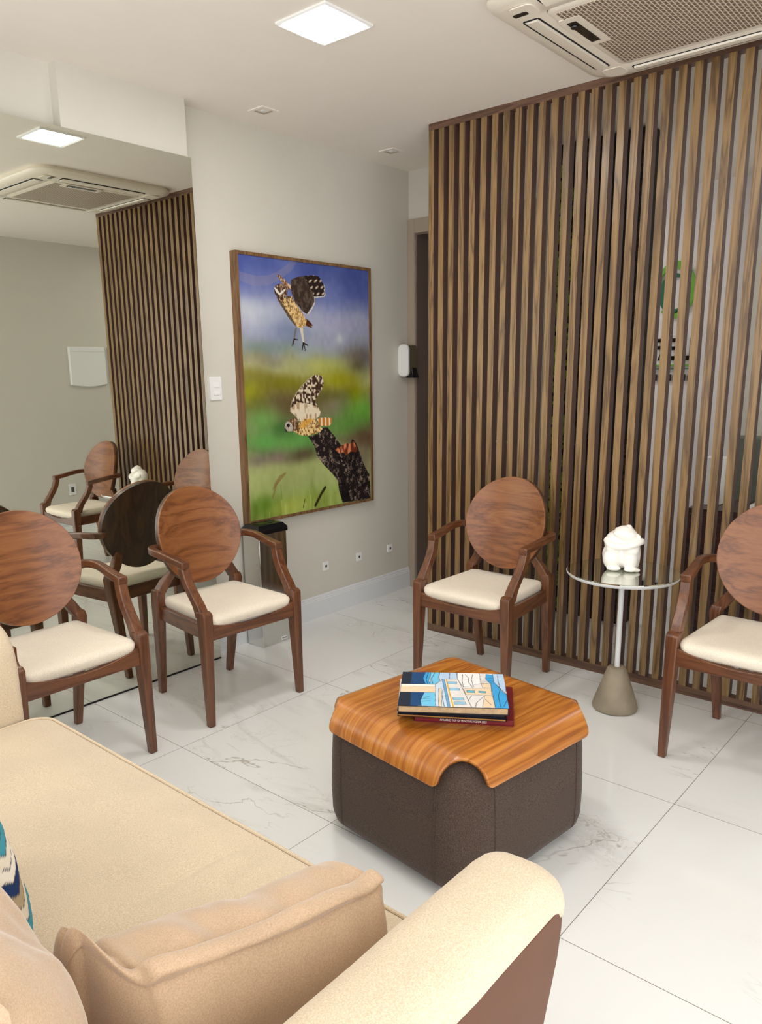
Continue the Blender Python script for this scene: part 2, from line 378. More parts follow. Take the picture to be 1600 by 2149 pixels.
struct(obj('wall_corridor', box(XC+0.12, 5.6, 3.6, 3.7, 0, H), M['wall']))
# door casing, jamb and leaf
bm = box(XC-0.016, XC, 3.131, YW-0.001, 0, 2.368)
add_box(bm, XC-0.016, XC, 2.27, 3.131, 2.283, 2.368); add_box(bm, XC-0.016, XC, 2.27, 2.36, 0, 2.283)
struct(obj('trim_1', bm, M['taupe'], bevel=0.003))
bm = box(XC, XC+0.119, 3.121, 3.131, 0, 2.283); add_box(bm, XC, XC+0.119, 2.36, 3.121, 2.273, 2.283)
struct(obj('trim_2', bm, M['taupe_dark']))
dr = obj('door_1', box(XC+0.122, XC+0.16, 2.30, 3.20, 0.004, 2.30), M['taupe_dark'], bevel=0.002); struct(dr)
hb = tube([(XC+0.12, 2.44, 1.02), (XC+0.07, 2.44, 1.02), (XC+0.07, 2.56, 1.02)], 0.009, 10)
obj('door_handle', hb, M['chrome'], dr, smooth=True)
# moulded skirting along the picture wall and beside the mirror
def skirting(name, x0, x1, yf):
    prof = [(0, 0), (-0.015, 0), (-0.015, 0.108), (-0.0125, 0.112), (-0.0125, 0.118), (-0.009, 0.123), (-0.009, 0.131), (-0.004, 0.1385), (0, 0.1385)]
    bm = loft([[(x0, yf+dy, z) for dy, z in prof], [(x1, yf+dy, z) for dy, z in prof]])
    return struct(obj(name, bm, M['base'], smooth=True, angle=25))
skirting('baseboard_back', 2.349, XC-0.0005, YW)
struct(obj('baseboard_mirror', box(2.3345, 2.3485, 3.1115, YW, 0, 0.1385), M['base']))
skirting('baseboard_rear', 2.0, 5.6, -0.974+0.0).matrix_world = Matrix.Identity(4)
bpy.data.objects['baseboard_rear'].scale = (1, -1, 1); bpy.data.objects['baseboard_rear'].location = (0, -0.974*2, 0)
# wall mirror
mr = thing('wall_mirror_panel', 'large frameless mirror covering the left wall from floor to above door height', 'mirror', (0.9, YM, 0))
obj('mirror_glass', box(-1.49, 1.4425, 0, 0.0045, 0.002, 2.405), M['mirror'], mr)
obj('base_dark_strip', box(-1.49, 1.4425, -0.003, 0.0, 0.0005, 0.007), M['black_matt'], mr)  # thin black strip for the dark line along the mirror's foot
obj('backing_board', box(-1.49, 1.4425, 0.0045, 0.012, 0.002, 2.4045), M['metal_white'], mr)

# ================================================================= ceiling fittings
def panel_light(x, y, label):
    t = thing('ceiling_light', label, 'ceiling light', (x, y, H))
    bm = bmesh.new(); o = rrect(0.124, 0.124, 0.003, 1); i = rrect(0.106, 0.106, 0.002, 1)
    secs = [[(a, b, 0) for a, b in o], [(a, b, -0.006) for a, b in o], [(a, b, -0.009) for a, b in rrect(0.118, 0.118, 0.003, 1)], [(a, b, -0.006) for a, b in i], [(a, b, 0) for a, b in i]]
    obj('frame', loft(secs, cap=False, bm=bm, closed=True), M['white'], t)
    obj('diffuser', box(-0.106, 0.106, -0.106, 0.106, -0.0055, -0.001), M['lamp'], t)
    return t
panel_light(2.212, 2.118, 'bright square ceiling panel light in front of the mirror wall')
panel_light(1.42, 1.42, 'square ceiling panel light out of view in front of the beige sofa')
panel_light(4.75, 3.0, 'unseen square ceiling panel light added to brighten the white wall behind the slatted screen')  # unseen panel, added to brighten the far wall
panel_light(4.85, 0.0, 'unseen square ceiling panel light behind the open end of the slatted screen')  # unseen panel, placed for its light on the floor at the right
def downlight(x, y, label):
    t = thing('recessed_downlight', label, 'downlight', (x, y, H), group='unlit square downlights near the picture wall')
    o = rrect(0.052, 0.052, 0.002, 1); i = rrect(0.034, 0.034, 0.002, 1); j = rrect(0.024, 0.024, 0.002, 1)
    obj('frame', loft([[(a, b, 0) for a, b in o], [(a, b, -0.004) for a, b in o], [(a, b, -0.004) for a, b in i], [(a, b, 0) for a, b in i]], cap=False, closed=True), M['ceil'], t)
    obj('reflector', loft([[(a, b, -0.0035) for a, b in i], [(a, b, -0.0005) for a, b in j]], cap=False), M['taupe'], t)
    obj('bulb', lathe([(0, -0.004), (0.013, -0.0038), (0.015, -0.0005)], 20), M['metal_white'], t, smooth=True)
downlight(2.682, 2.976, 'small unlit square downlight in the ceiling above the owl picture')
downlight(3.622, 2.972, 'small unlit square downlight in the ceiling nearest the door corner')

# cassette air conditioner
ac = thing('air_conditioner', 'cream four-way cassette air conditioner set in the ceiling beside the slatted screen', 'air conditioner', (2.86, 1.13, H))
S = 0.475
def sq(h, r, z, n=8): return [(a, b, z) for a, b in rrect(h, h, r, n)]
bm = loft([sq(S-0.01, 0.10, 0), sq(S, 0.11, -0.02), sq(S-0.006, 0.11, -0.030), sq(S-0.04, 0.10, -0.040), sq(S-0.085, 0.08, -0.046), sq(0.315, 0.03, -0.047), sq(0.309, 0.03, -0.043), sq(0.309, 0.03, -0.01)], cap=False)
for v in bm.verts: pass
obj('housing', bm, M['ac'], ac, smooth=True, angle=50)
bm = loft([sq(0.307, 0.03, -0.02), sq(0.307, 0.03, -0.047), sq(0.300, 0.03, -0.050)])
gf = obj('grille_frame', bm, M['ac'], ac, smooth=True, angle=30)
bm = bmesh.new(); add_box(bm, -0.275, 0.275, -0.285, 0.285, -0.0515, -0.0495); obj('grille', bm, M['grille'], gf)
bm = loft([[(a-0.09, b+0.268, z) for a, b in rrect(0.13, 0.040, 0.012, 4)] for z in (-0.050, -0.053)]); obj('display_surround', bm, M['ac'], gf, smooth=True, angle=30)
bm = loft([[(a-0.09, b+0.272, z) for a, b in rrect(0.098, 0.017, 0.004, 3)] for z in (-0.051, -0.0545)]); obj('display', bm, M['black'], gf, smooth=True, angle=30)
obj('sensor', lathe([(0.0001, -0.060), (0.012, -0.059), (0.014, -0.054), (0.014, -0.05)], 20, c=(-0.15, 0.278)), M['black'], gf, smooth=True)
for q in range(4):
    Rm = Matrix.Rotation(q*PI/2, 4, 'Z')
    bm = loft([[(a, b+0.374, z) for a, b in rrect(0.285, 0.032, 0.012, 4)] for z in (-0.0475, -0.0440)]); bmesh.ops.transform(bm, matrix=Rm, verts=bm.verts)
    sl = obj('air_slot', bm, M['black_matt'], ac)
    prof = [(0.349, -0.046), (0.352, -0.054), (0.375, -0.054), (0.398, -0.049), (0.399, -0.046)]
    bm = loft([[(-0.276, b, z) for b, z in prof], [(0.276, b, z) for b, z in prof]]); bmesh.ops.transform(bm, matrix=Rm, verts=bm.verts)
    obj('louvre', bm, M['ac'], ac, smooth=True)
    bm = loft([[(a+0.355, b+0.355, z) for a, b in rrect(0.042, 0.042, 0.02, 5)] for z in (-0.0455, -0.0490)])
    bmesh.ops.transform(bm, matrix=Rm, verts=bm.verts)
    obj('corner_cap', bm, M['ac'], ac, smooth=True, angle=30)
for (cx, cy, rr) in ((-0.345, 0.375, 0),):
    bm = loft([[(a+cx, b+cy, z) for a, b in rrect(0.012, 0.026, 0.006, 3)] for z in (-0.0485, -0.0500)]); obj('vent_gap', bm, M['black'], ac)

# ================================================================= slatted screen
scr = thing('slatted_screen', 'tall floor-to-ceiling screen of vertical brown wooden slats', 'room divider', (XS, 1.5, 0))
PY = 0.062; NS = 33; y_end = 2.531-PY*(NS-1)-0.032
bmz = box(0, 0.044, -0.016, 0.016, 0.042, 2.616)
bmz.faces.ensure_lookup_table()
for f in bmz.faces:
    f.normal_update(); f.material_index = 1 if abs(f.calc_center_median().y) > 0.01 else 0
s0 = obj('slat', bmz, [M['slat'], M['slat_side']], scr); s0.location = (0, 2.531-0.016-1.5, 0)
for i in range(1, NS):
    s = s0.copy(); COL.objects.link(s); s.parent = scr; s.location = (0, 2.531-0.016-PY*i-1.5, 0)
obj('top_rail', box(-0.001, 0.045, y_end-1.5, 2.531-1.5, 2.616, H), M['rail'], scr)
obj('bottom_rail', box(-0.001, 0.045, y_end-1.5, 2.531-1.5, 0, 0.042), M['rail'], scr)

# ================================================================= picture
OWL1 = {'wingR': [(0.365, 0.071), (0.408, 0.058), (0.469, 0.05), (0.532, 0.044), (0.574, 0.045), (0.59, 0.052), (0.6, 0.064), (0.616, 0.073), (0.623, 0.091), (0.617, 0.096), (0.625, 0.109), (0.616, 0.12), (0.581, 0.124), (0.538, 0.127), (0.54, 0.147), (0.515, 0.171), (0.477, 0.198), (0.441, 0.186), (0.422, 0.172), (0.392, 0.158), (0.369, 0.124), (0.363, 0.097)], 'wingTip': [(0.469, 0.05), (0.532, 0.044), (0.574, 0.045), (0.59, 0.052), (0.6, 0.064), (0.616, 0.073), (0.623, 0.091), (0.617, 0.096), (0.625, 0.109), (0.616, 0.12), (0.581, 0.124), (0.538, 0.127), (0.524, 0.106), (0.499, 0.085), (0.474, 0.063)], 'wingL': [(0.261, 0.057), (0.287, 0.058), (0.313, 0.07), (0.346, 0.086), (0.366, 0.094), (0.365, 0.109), (0.34, 0.106), (0.321, 0.097), (0.302, 0.088)], 'head': [(0.243, 0.106), (0.263, 0.093), (0.292, 0.09), (0.321, 0.092), (0.34, 0.106), (0.334, 0.126), (0.313, 0.142), (0.293, 0.15), (0.269, 0.144), (0.246, 0.13), (0.24, 0.116)], 'brow': [(0.245, 0.104), (0.262, 0.112), (0.28, 0.124), (0.31, 0.11), (0.325, 0.106), (0.32, 0.114), (0.295, 0.128), (0.277, 0.132), (0.261, 0.126), (0.245, 0.113)], 'body': [(0.255, 0.139), (0.293, 0.15), (0.339, 0.131), (0.368, 0.134), (0.392, 0.158), (0.421, 0.177), (0.451, 0.201), (0.47, 0.221), (0.469, 0.242), (0.427, 0.253), (0.402, 0.252), (0.372, 0.237), (0.334, 0.213), (0.306, 0.187), (0.282, 0.168)], 'bodyShade': [(0.255, 0.139), (0.293, 0.157), (0.321, 0.184), (0.359, 0.21), (0.387, 0.239), (0.402, 0.252), (0.372, 0.237), (0.334, 0.213), (0.306, 0.187), (0.282, 0.168)], 'tail': [(0.45, 0.209), (0.491, 0.221), (0.519, 0.238), (0.511, 0.251), (0.474, 0.244), (0.449, 0.232)], 'leg1': [(0.387, 0.251), (0.399, 0.252), (0.376, 0.296), (0.368, 0.296)], 'leg2': [(0.418, 0.252), (0.443, 0.252), (0.45, 0.307), (0.439, 0.307)], 'f1': [(0.368, 0.296), (0.352, 0.324), (0.357, 0.324), (0.365, 0.309), (0.367, 0.327), (0.372, 0.308), (0.375, 0.299), (0.399, 0.301), (0.402, 0.296), (0.376, 0.294)], 'f2': [(0.439, 0.307), (0.429, 0.338), (0.435, 0.34), (0.445, 0.32), (0.455, 0.344), (0.459, 0.342), (0.452, 0.317), (0.481, 0.322), (0.482, 0.319), (0.45, 0.308)]}
OWL2 = {'wing': [(0.334, 0.557), (0.352, 0.532), (0.387, 0.504), (0.428, 0.478), (0.475, 0.456), (0.522, 0.439), (0.557, 0.439), (0.586, 0.447), (0.597, 0.468), (0.584, 0.494), (0.553, 0.517), (0.519, 0.543), (0.539, 0.567), (0.564, 0.591), (0.555, 0.606), (0.524, 0.619), (0.466, 0.621), (0.397, 0.624), (0.37, 0.603), (0.329, 0.582)], 'wingLow': [(0.33, 0.568), (0.385, 0.546), (0.469, 0.554), (0.533, 0.567), (0.564, 0.591), (0.555, 0.606), (0.524, 0.619), (0.466, 0.621), (0.397, 0.624), (0.37, 0.603), (0.329, 0.582)], 'head': [(0.283, 0.629), (0.308, 0.616), (0.342, 0.608), (0.381, 0.612), (0.385, 0.633), (0.378, 0.659), (0.338, 0.663), (0.3, 0.66), (0.281, 0.649)], 'face': [(0.279, 0.641), (0.288, 0.624), (0.308, 0.619), (0.329, 0.628), (0.345, 0.646), (0.333, 0.661), (0.3, 0.66), (0.281, 0.649)], 'eye': [(0.293, 0.633), (0.305, 0.629), (0.318, 0.633), (0.319, 0.641), (0.306, 0.645), (0.295, 0.64)], 'body': [(0.339, 0.66), (0.38, 0.633), (0.432, 0.614), (0.513, 0.616), (0.547, 0.644), (0.576, 0.663), (0.557, 0.674), (0.509, 0.681), (0.439, 0.686), (0.388, 0.678)], 'gold': [(0.384, 0.65), (0.42, 0.625), (0.478, 0.612), (0.501, 0.625), (0.447, 0.646), (0.418, 0.654)], 'tail': [(0.53, 0.617), (0.596, 0.616), (0.656, 0.62), (0.652, 0.644), (0.631, 0.653), (0.558, 0.649)], 'trunk': [(0.456, 0.688), (0.507, 0.732), (0.528, 0.778), (0.58, 0.817), (0.64, 0.854), (0.695, 0.895), (0.705, 0.943), (0.735, 0.996), (0.995, 1.005), (0.985, 0.889), (0.945, 0.854), (0.906, 0.798), (0.874, 0.749), (0.842, 0.722), (0.816, 0.716), (0.816, 0.74), (0.764, 0.74), (0.732, 0.742), (0.69, 0.709), (0.654, 0.684), (0.618, 0.658), (0.582, 0.657), (0.533, 0.682)], 'crack': [(0.672, 0.761), (0.711, 0.809), (0.727, 0.872), (0.729, 0.992), (0.807, 0.999), (0.764, 0.906), (0.748, 0.842), (0.712, 0.778)], 'brk': [(0.675, 0.758), (0.732, 0.745), (0.777, 0.735), (0.816, 0.74), (0.842, 0.728), (0.874, 0.764), (0.867, 0.78), (0.814, 0.774), (0.775, 0.788), (0.75, 0.774), (0.712, 0.775)], 'blade': [(0.493, 0.997), (0.531, 0.973), (0.574, 0.955), (0.542, 0.977), (0.517, 0.999)]}
EXTRA = {'branch': [(0.008, 0.059), (0.06, 0.066), (0.129, 0.07), (0.2, 0.064), (0.263, 0.048), (0.327, 0.023), (0.371, -0.001), (0.415, -0.001), (0.369, 0.037), (0.292, 0.073), (0.197, 0.102), (0.096, 0.107), (0.015, 0.094)], 'reed': [(0.168, 0.894), (0.187, 0.863), (0.221, 0.837), (0.277, 0.823), (0.231, 0.849), (0.197, 0.876)]}
def paint_owls():
    c = Canvas(380, 520, (120, 125, 90))
    v = c.v; st = [(0, (92, 106, 172)), (0.10, (112, 124, 182)), (0.2, (162, 168, 196)), (0.27, (160, 164, 188)), (0.33, (146, 156, 160)), (0.38, (146, 150, 122)),
                   (0.43, (168, 168, 118)), (0.48, (140, 136, 66)), (0.55, (124, 116, 76)), (0.62, (124, 120, 88)), (0.68, (108, 130, 78)), (0.74, (112, 114, 78)), (0.80, (160, 170, 112)), (0.9, (164, 178, 112)), (1.0, (146, 164, 84))]
    vw = v+0.11*(c.noise(3, 41, 1.2, 1.8)-.5)+0.07*(c.noise(8, 42, 1.2, 1.4)-.5)
    for k in range(3): c.a[..., k] = np.interp(vw, [s[0] for s in st], [s[1][k] for s in st])
    B = c.blob
    for b in [(0.06, 0.20, .16, .06, (206, 210, 216), .8), (0.2, 0.19, .2, .05, (190, 196, 214), .6), (0.35, 0.27, .2, .06, (104, 122, 164), .7), (0.95, 0.06, .4, .09, (78, 92, 156), .5),
              (0.75, 0.22, .25, .05, (170, 168, 196), .6), (0.6, 0.30, .3, .03, (150, 152, 180), .5), (0.9, 0.36, .16, .05, (110, 96, 88), .8), (0.88, 0.40, .07, .03, (70, 56, 50), .7),
              (0.2, 0.33, .2, .03, (120, 140, 128), .6), (0.6, 0.40, .25, .04, (178, 182, 98), .8), (0.15, 0.38, .2, .03, (160, 150, 120), .5), (0.72, 0.46, .2, .05, (158, 156, 22), .9),
              (0.05, 0.50, .1, .05, (164, 168, 40), .9), (0.3, 0.47, .2, .03, (132, 130, 30), .7), (0.87, 0.52, .07, .06, (158, 150, 20), .9), (0.6, 0.53, .2, .04, (92, 86, 40), .7),
              (0.7, 0.58, .12, .05, (132, 116, 106), .8), (0.3, 0.55, .16, .05, (104, 84, 58), .7), (0.1, 0.56, .08, .06, (96, 88, 40), .6), (0.93, 0.60, .2, .075, (112, 178, 66), .9), (0.8, 0.65, .2, .05, (92, 150, 60), .8),
              (0.12, 0.61, .14, .06, (104, 156, 78), .9), (0.14, 0.69, .16, .05, (92, 158, 76), .9), (0.4, 0.70, .22, .06, (96, 164, 76), .85), (0.25, 0.65, .1, .04, (64, 110, 52), .8),
              (0.95, 0.72, .18, .05, (88, 62, 44), .9), (0.4, 0.765, .14, .035, (74, 56, 44), .8), (0.08, 0.765, .10, .03, (104, 84, 92), .6), (0.22, 0.76, .08, .03, (150, 112, 128), .5),
              (0.9, 0.86, .12, .14, (118, 96, 84), .7), (0.3, 0.84, .3, .05, (168, 178, 112), .7), (0.55, 0.82, .14, .05, (176, 188, 120), .6), (0.1, 0.95, .12, .05, (86, 130, 36), .8),
              (0.55, 0.95, .2, .05, (132, 156, 60), .6), (0.3, 0.97, .2, .04, (176, 186, 80), .6), (0.74, 0.29, .035, .022, (196, 206, 206), .8)]: B(*b)
    n = c.noise(30, 3, 1.4, 1.2); n2 = c.noise(9, 5, 3.0, 0.9)
    n3 = c.noise(5, 21, 1.2, 1.6); c.a += (n[..., None]-0.5)*10; c.a += (n3[..., None]-0.5)*34*np.array([1, 1, .8]); c.a += ((n2[..., None]-0.5)*30)*(np.clip((v-0.76)*6, 0, 1))[..., None]
    c.poly(EXTRA['branch'], (160, 146, 162), .32); c.poly(EXTRA['reed'], (130, 104, 60), .55)
    c.line([(0.27, 0.83), (0.2, 0.87), (0.17, 0.92)], .006, (134, 100, 60), .5)
    for k in range(16):
        r = random.Random(k); x = r.random(); y = 0.86+0.14*r.random(); c.line([(x, y+0.06), (x+0.03*(r.random()-.5), y)], .004, (190, 204, 110) if k % 2 else (96, 128, 44), .35)
    sp = .55*c.noise(110, 7, 1.6, 1.0)+.45*c.noise(190, 17); sp2 = .6*c.noise(50, 8)+.4*c.noise(140, 18); sp3 = .5*c.noise(190, 9, 1, 1.4)+.5*c.noise(60, 19)
    def tex(P, dark, light, thr, src): 
        m = c.mask(P).astype(float); t = np.clip((src-thr)*4+.3, 0, 1)[..., None]
        c.put(m, np.array(dark, float)*(1-t)+np.array(light, float)*t)
    O = OWL1
    c.poly([(x+0.006, y+0.004) for x, y in O['wingR']], (232, 226, 214), .8)
    tex(O['wingL'], (120, 84, 62), (226, 196, 164), .5, sp); tex(O['wingR'], (62, 50, 44), (98, 82, 70), .5, sp2)
    bars = 0.5+0.5*np.sin((c.u*0.6+c.v*1.5)*150)*np.sin((c.u*1.6-c.v*0.5)*46); tex(O['wingTip'], (46, 34, 32), (214, 196, 172), .72, bars)
    tex(O['tail'], (80, 40, 26), (220, 200, 176), .62, sp); tex(O['body'], (176, 134, 80), (240, 208, 148), .42, sp)
    c.put(c.mask(O['body'])*np.clip((0.2-c.v)*14, 0, 1)*(sp < .5), (84, 60, 46), .85)
    c.poly(O['bodyShade'], (66, 54, 44), .75); tex(O['head'], (74, 50, 40), (206, 176, 146), .55, sp); c.poly(O['brow'], (238, 230, 220))
    c.poly(O['leg1'], (120, 112, 104)); c.poly(O['leg2'], (226, 214, 192)); c.poly(O['f1'], (62, 44, 42)); c.poly(O['f2'], (44, 32, 34))
    O = OWL2
    tex(O['trunk'], (36, 29, 30), (158, 138, 122), .60, sp3); c.poly(O['crack'], (22, 18, 20), .8); c.put(c.mask(O['trunk'])*np.clip(c.noise(7, 11)-.4, 0, .5), (20, 16, 18))
    tex(O['brk'], (112, 48, 30), (222, 140, 96), .45, c.noise(70, 12, 1.2, .5)); c.poly([(x-0.005, y) for x, y in O['wing']], (236, 222, 200), .7)
    tex(O['wing'], (74, 50, 38), (232, 216, 190), .5, c.noise(90, 13, 1, 1.2)); tex(O['wingLow'], (190, 160, 122), (240, 226, 198), .35, c.noise(60, 14, 1.4, .8))
    tex(O['tail'], (206, 126, 54), (246, 228, 190), .6, 0.5+0.5*np.sin(c.u*190)); tex(O['body'], (128, 88, 48), (246, 214, 150), .4, sp); c.poly(O['gold'], (232, 172, 76), .8)
    tex(O['head'], (96, 66, 44), (206, 178, 140), .55, sp); c.put(c.mask(O['face'])*1.0, (206, 200, 190), .85); c.put(c.mask(O['face'])*(sp2 > .55), (150, 128, 104), .6); c.poly(O['eye'], (36, 28, 26)); c.line([(0.283, 0.652), (0.292, 0.660)], .006, (70, 60, 50))
    c.line([(0.02+0.48, 0.985), (0.55, 0.94), (0.585, 0.915)], .009, (52, 48, 22)); c.line([(0.40, 0.985), (0.415, 0.95)], .003, (90, 70, 40))
    return c
PX0, PX1, PZ0, PZ1 = 2.607, 3.627, 0.66, 2.043
pf = thing('framed_picture', 'tall framed colour photograph of two owls, one flying and one on a stump', 'picture', ((PX0+PX1)/2, YW, PZ0))
hw = (PX1-PX0)/2; ph = PZ1-PZ0; dpt = 0.045
for nm, b in (('frame', (-hw, -hw+0.016, 0, ph)), ('frame', (hw-0.016, hw, 0, ph)), ('frame', (-hw+0.016, hw-0.016, ph-0.016, ph)), ('frame', (-hw+0.016, hw-0.016, 0, 0.016))):
    obj('frame_side', box(b[0], b[1], -dpt, -0.001, b[2], b[3]), M['frame_wood'], pf)
obj('backing', box(-hw+0.016, hw-0.016, -dpt+0.008, -0.002, 0.016, ph-0.016), M['white'], pf)
cv = paint_owls(); a0, a1 = -hw+0.0162, hw-0.0162
link('print', cv.to_mesh('print', lambda u, v: (a0+(a1-a0)*u, -dpt+0.0065, ph-0.0162-(ph-0.0324)*v)), M['paint'], pf)

# ================================================================= wall fittings
t = thing('light_switch', 'white double light switch on the wall between mirror and owl picture', 'light switch', (2.472, YW, 1.376))
pl = [(x, z) for x, z in rrect(0.037, 0.058, 0.006, 4)]
obj('plate', loft([[(x, 0, z) for x, z in pl], [(x, -0.006, z) for x, z in pl], [(x*0.94, -0.009, z*0.96) for x, z in pl]]), M['white'], t, smooth=True)
for zz in (0.018, -0.022):
    bm = loft([[(-0.016, -0.0088, zz-0.01), (0.02, -0.0088, zz-0.01), (0.02, -0.0088, zz+0.012), (-0.016, -0.0088, zz+0.012)], [(-0.016, -0.0135, zz-0.010), (0.02, -0.0135, zz-0.010), (0.02, -0.010, zz+0.012), (-0.016, -0.010, zz+0.012)]])
    obj('rocker', bm, M['white'], t, bevel=0.001)
for x, lb in ((3.223, 'small white square wall outlet nearest the steel bin'), (3.525, 'small white square wall outlet in the middle of three'), (3.833, 'small white square wall outlet nearest the room corner')):
    t = thing('wall_outlet', lb, 'outlet', (x, YW, 0.306), group='three small outlets above the skirting')
    pl = rrect(0.024, 0.026, 0.002, 2)
    obj('plate', loft([[(a, 0, b) for a, b in pl], [(a, -0.006, b) for a, b in pl]]), M['white'], t, bevel=0.001)
    bm = lathe([(0.0085, 0), (0.0085, 0.0006), (0.0001, 0.0007)], 20); bmesh.ops.transform(bm, matrix=Matrix.Translation((0.001, -0.006, 0)) @ Matrix.Rotation(PI/2, 4, 'X'), verts=bm.verts)
    obj('socket_hole', bm, M['outlet_hole'], t)
# soap dispenser on the door casing
t = thing('sanitizer_dispenser', 'white and smoked wall dispenser fixed to the door casing in the corner', 'dispenser', (XC-0.016, 3.168-0.02, 1.515))
pr = rrect(0.040, 0.098, 0.030, 6)
def sec(x, k=1.0, kz=1.0): return [(x, a*k, b*kz) for a, b in pr]
obj('body', loft([sec(-0.0, 1, 1), sec(-0.082, 1, 1)]), M['smoke'], t, smooth=True, angle=30)
obj('front_cover', loft([sec(-0.082, 1.04, 1.02), sec(-0.094, 1.02, 1.01), sec(-0.099, 0.9, 0.96)]), M['white'], t, smooth=True, angle=30)
bm = loft([[(-0.065, -0.048, -0.045), (-0.018, -0.048, -0.045), (-0.018, 0.02, -0.045), (-0.065, 0.02, -0.045)], [(-0.058, -0.052, -0.108), (-0.002, -0.058, -0.108), (-0.002, 0.01, -0.108), (-0.058, 0.01, -0.108)]])
obj('push_lever', bm, M['black'], t, bevel=0.004)
# electrical panels on the rear wall (seen in the mirror)
t = thing('electrical_panel', 'white electrical panel cover with a curved bottom edge, seen in the mirror', 'electrical panel', (4.03, -0.974, 1.34))
pts = [(-0.19, 0.375), (0.19, 0.375)] + [(0.19-0.38*k/10, 0.02-0.022*math.sin(PI*k/10)) for k in range(11)]
obj('cover', loft([[(x, 0, z) for x, z in pts], [(x, 0.018, z) for x, z in pts], [(x*0.96, 0.026, 0.19+(z-0.19)*0.97) for x, z in pts]]), M['white'], t, smooth=True, angle=25)
obj('hinge_strip', box(-0.18, 0.18, 0.0255, 0.029, 0.33, 0.336), M['metal_white'], t)
t = thing('junction_box', 'tall white wall box partly hidden by the screen in the mirror', 'junction box', (4.42, -0.974, 1.27))
obj('cover', box(-0.16, 0.16, 0, 0.02, 0, 0.45), M['white'], t, bevel=0.006)
t = thing('wall_socket', 'small white socket low on the rear wall, seen in the mirror', 'socket', (3.75, -0.974, 0.30)); obj('plate', box(-0.037, 0.037, 0, 0.008, 0, 0.11), M['white'], t, bevel=0.003)
obj('socket_hole', box(-0.015, 0.015, 0.008, 0.009, 0.03, 0.08), M['outlet_hole'], t)

# ================================================================= steel bin
t = thing('steel_bin', 'tall narrow polished steel cup bin with black lid in front of the owl picture', 'bin', (2.676, 3.097, 0))
obj('body', box(-0.097, 0.097, -0.065, 0.065, 0, 0.632), M['chrome'], t, bevel=0.003)
bm = bmesh.new()
def lidsec(hx, hy, z): return [(-hx, -hy, z), (hx, -hy, z), (hx, hy, z), (-hx, hy, z)]
obj('lid', loft([lidsec(0.104, 0.071, 0.620), lidsec(0.104, 0.071, 0.645), lidsec(0.101, 0.068, 0.648), lidsec(0.084, 0.052, 0.668)]), M['black'], t, bevel=0.002)
for cx, cy, r in ((-0.030, 0.002, 0.036), (0.05, 0.012, 0.026), (0.022, -0.026, 0.008)):
    obj('cup_opening', lathe([(r+0.003, 0.667), (r+0.003, 0.6695), (r, 0.6700), (r*0.96, 0.6690), (0.0001, 0.6688)], 28, c=(cx, cy)), [M['black'], M['black_matt']], t, smooth=True, angle=30)
lb = obj('maker_label', box(0.032, 0.074, -0.0662, -0.0651, 0.012, 0.032), M['white'], t)
bm = tube([(0.037+0.032*k/12, -0.0668, 0.022+0.005*math.sin(k*1.9)) for k in range(13)], 0.0012, 5)
obj('lettering', bm, M['black'], lb)

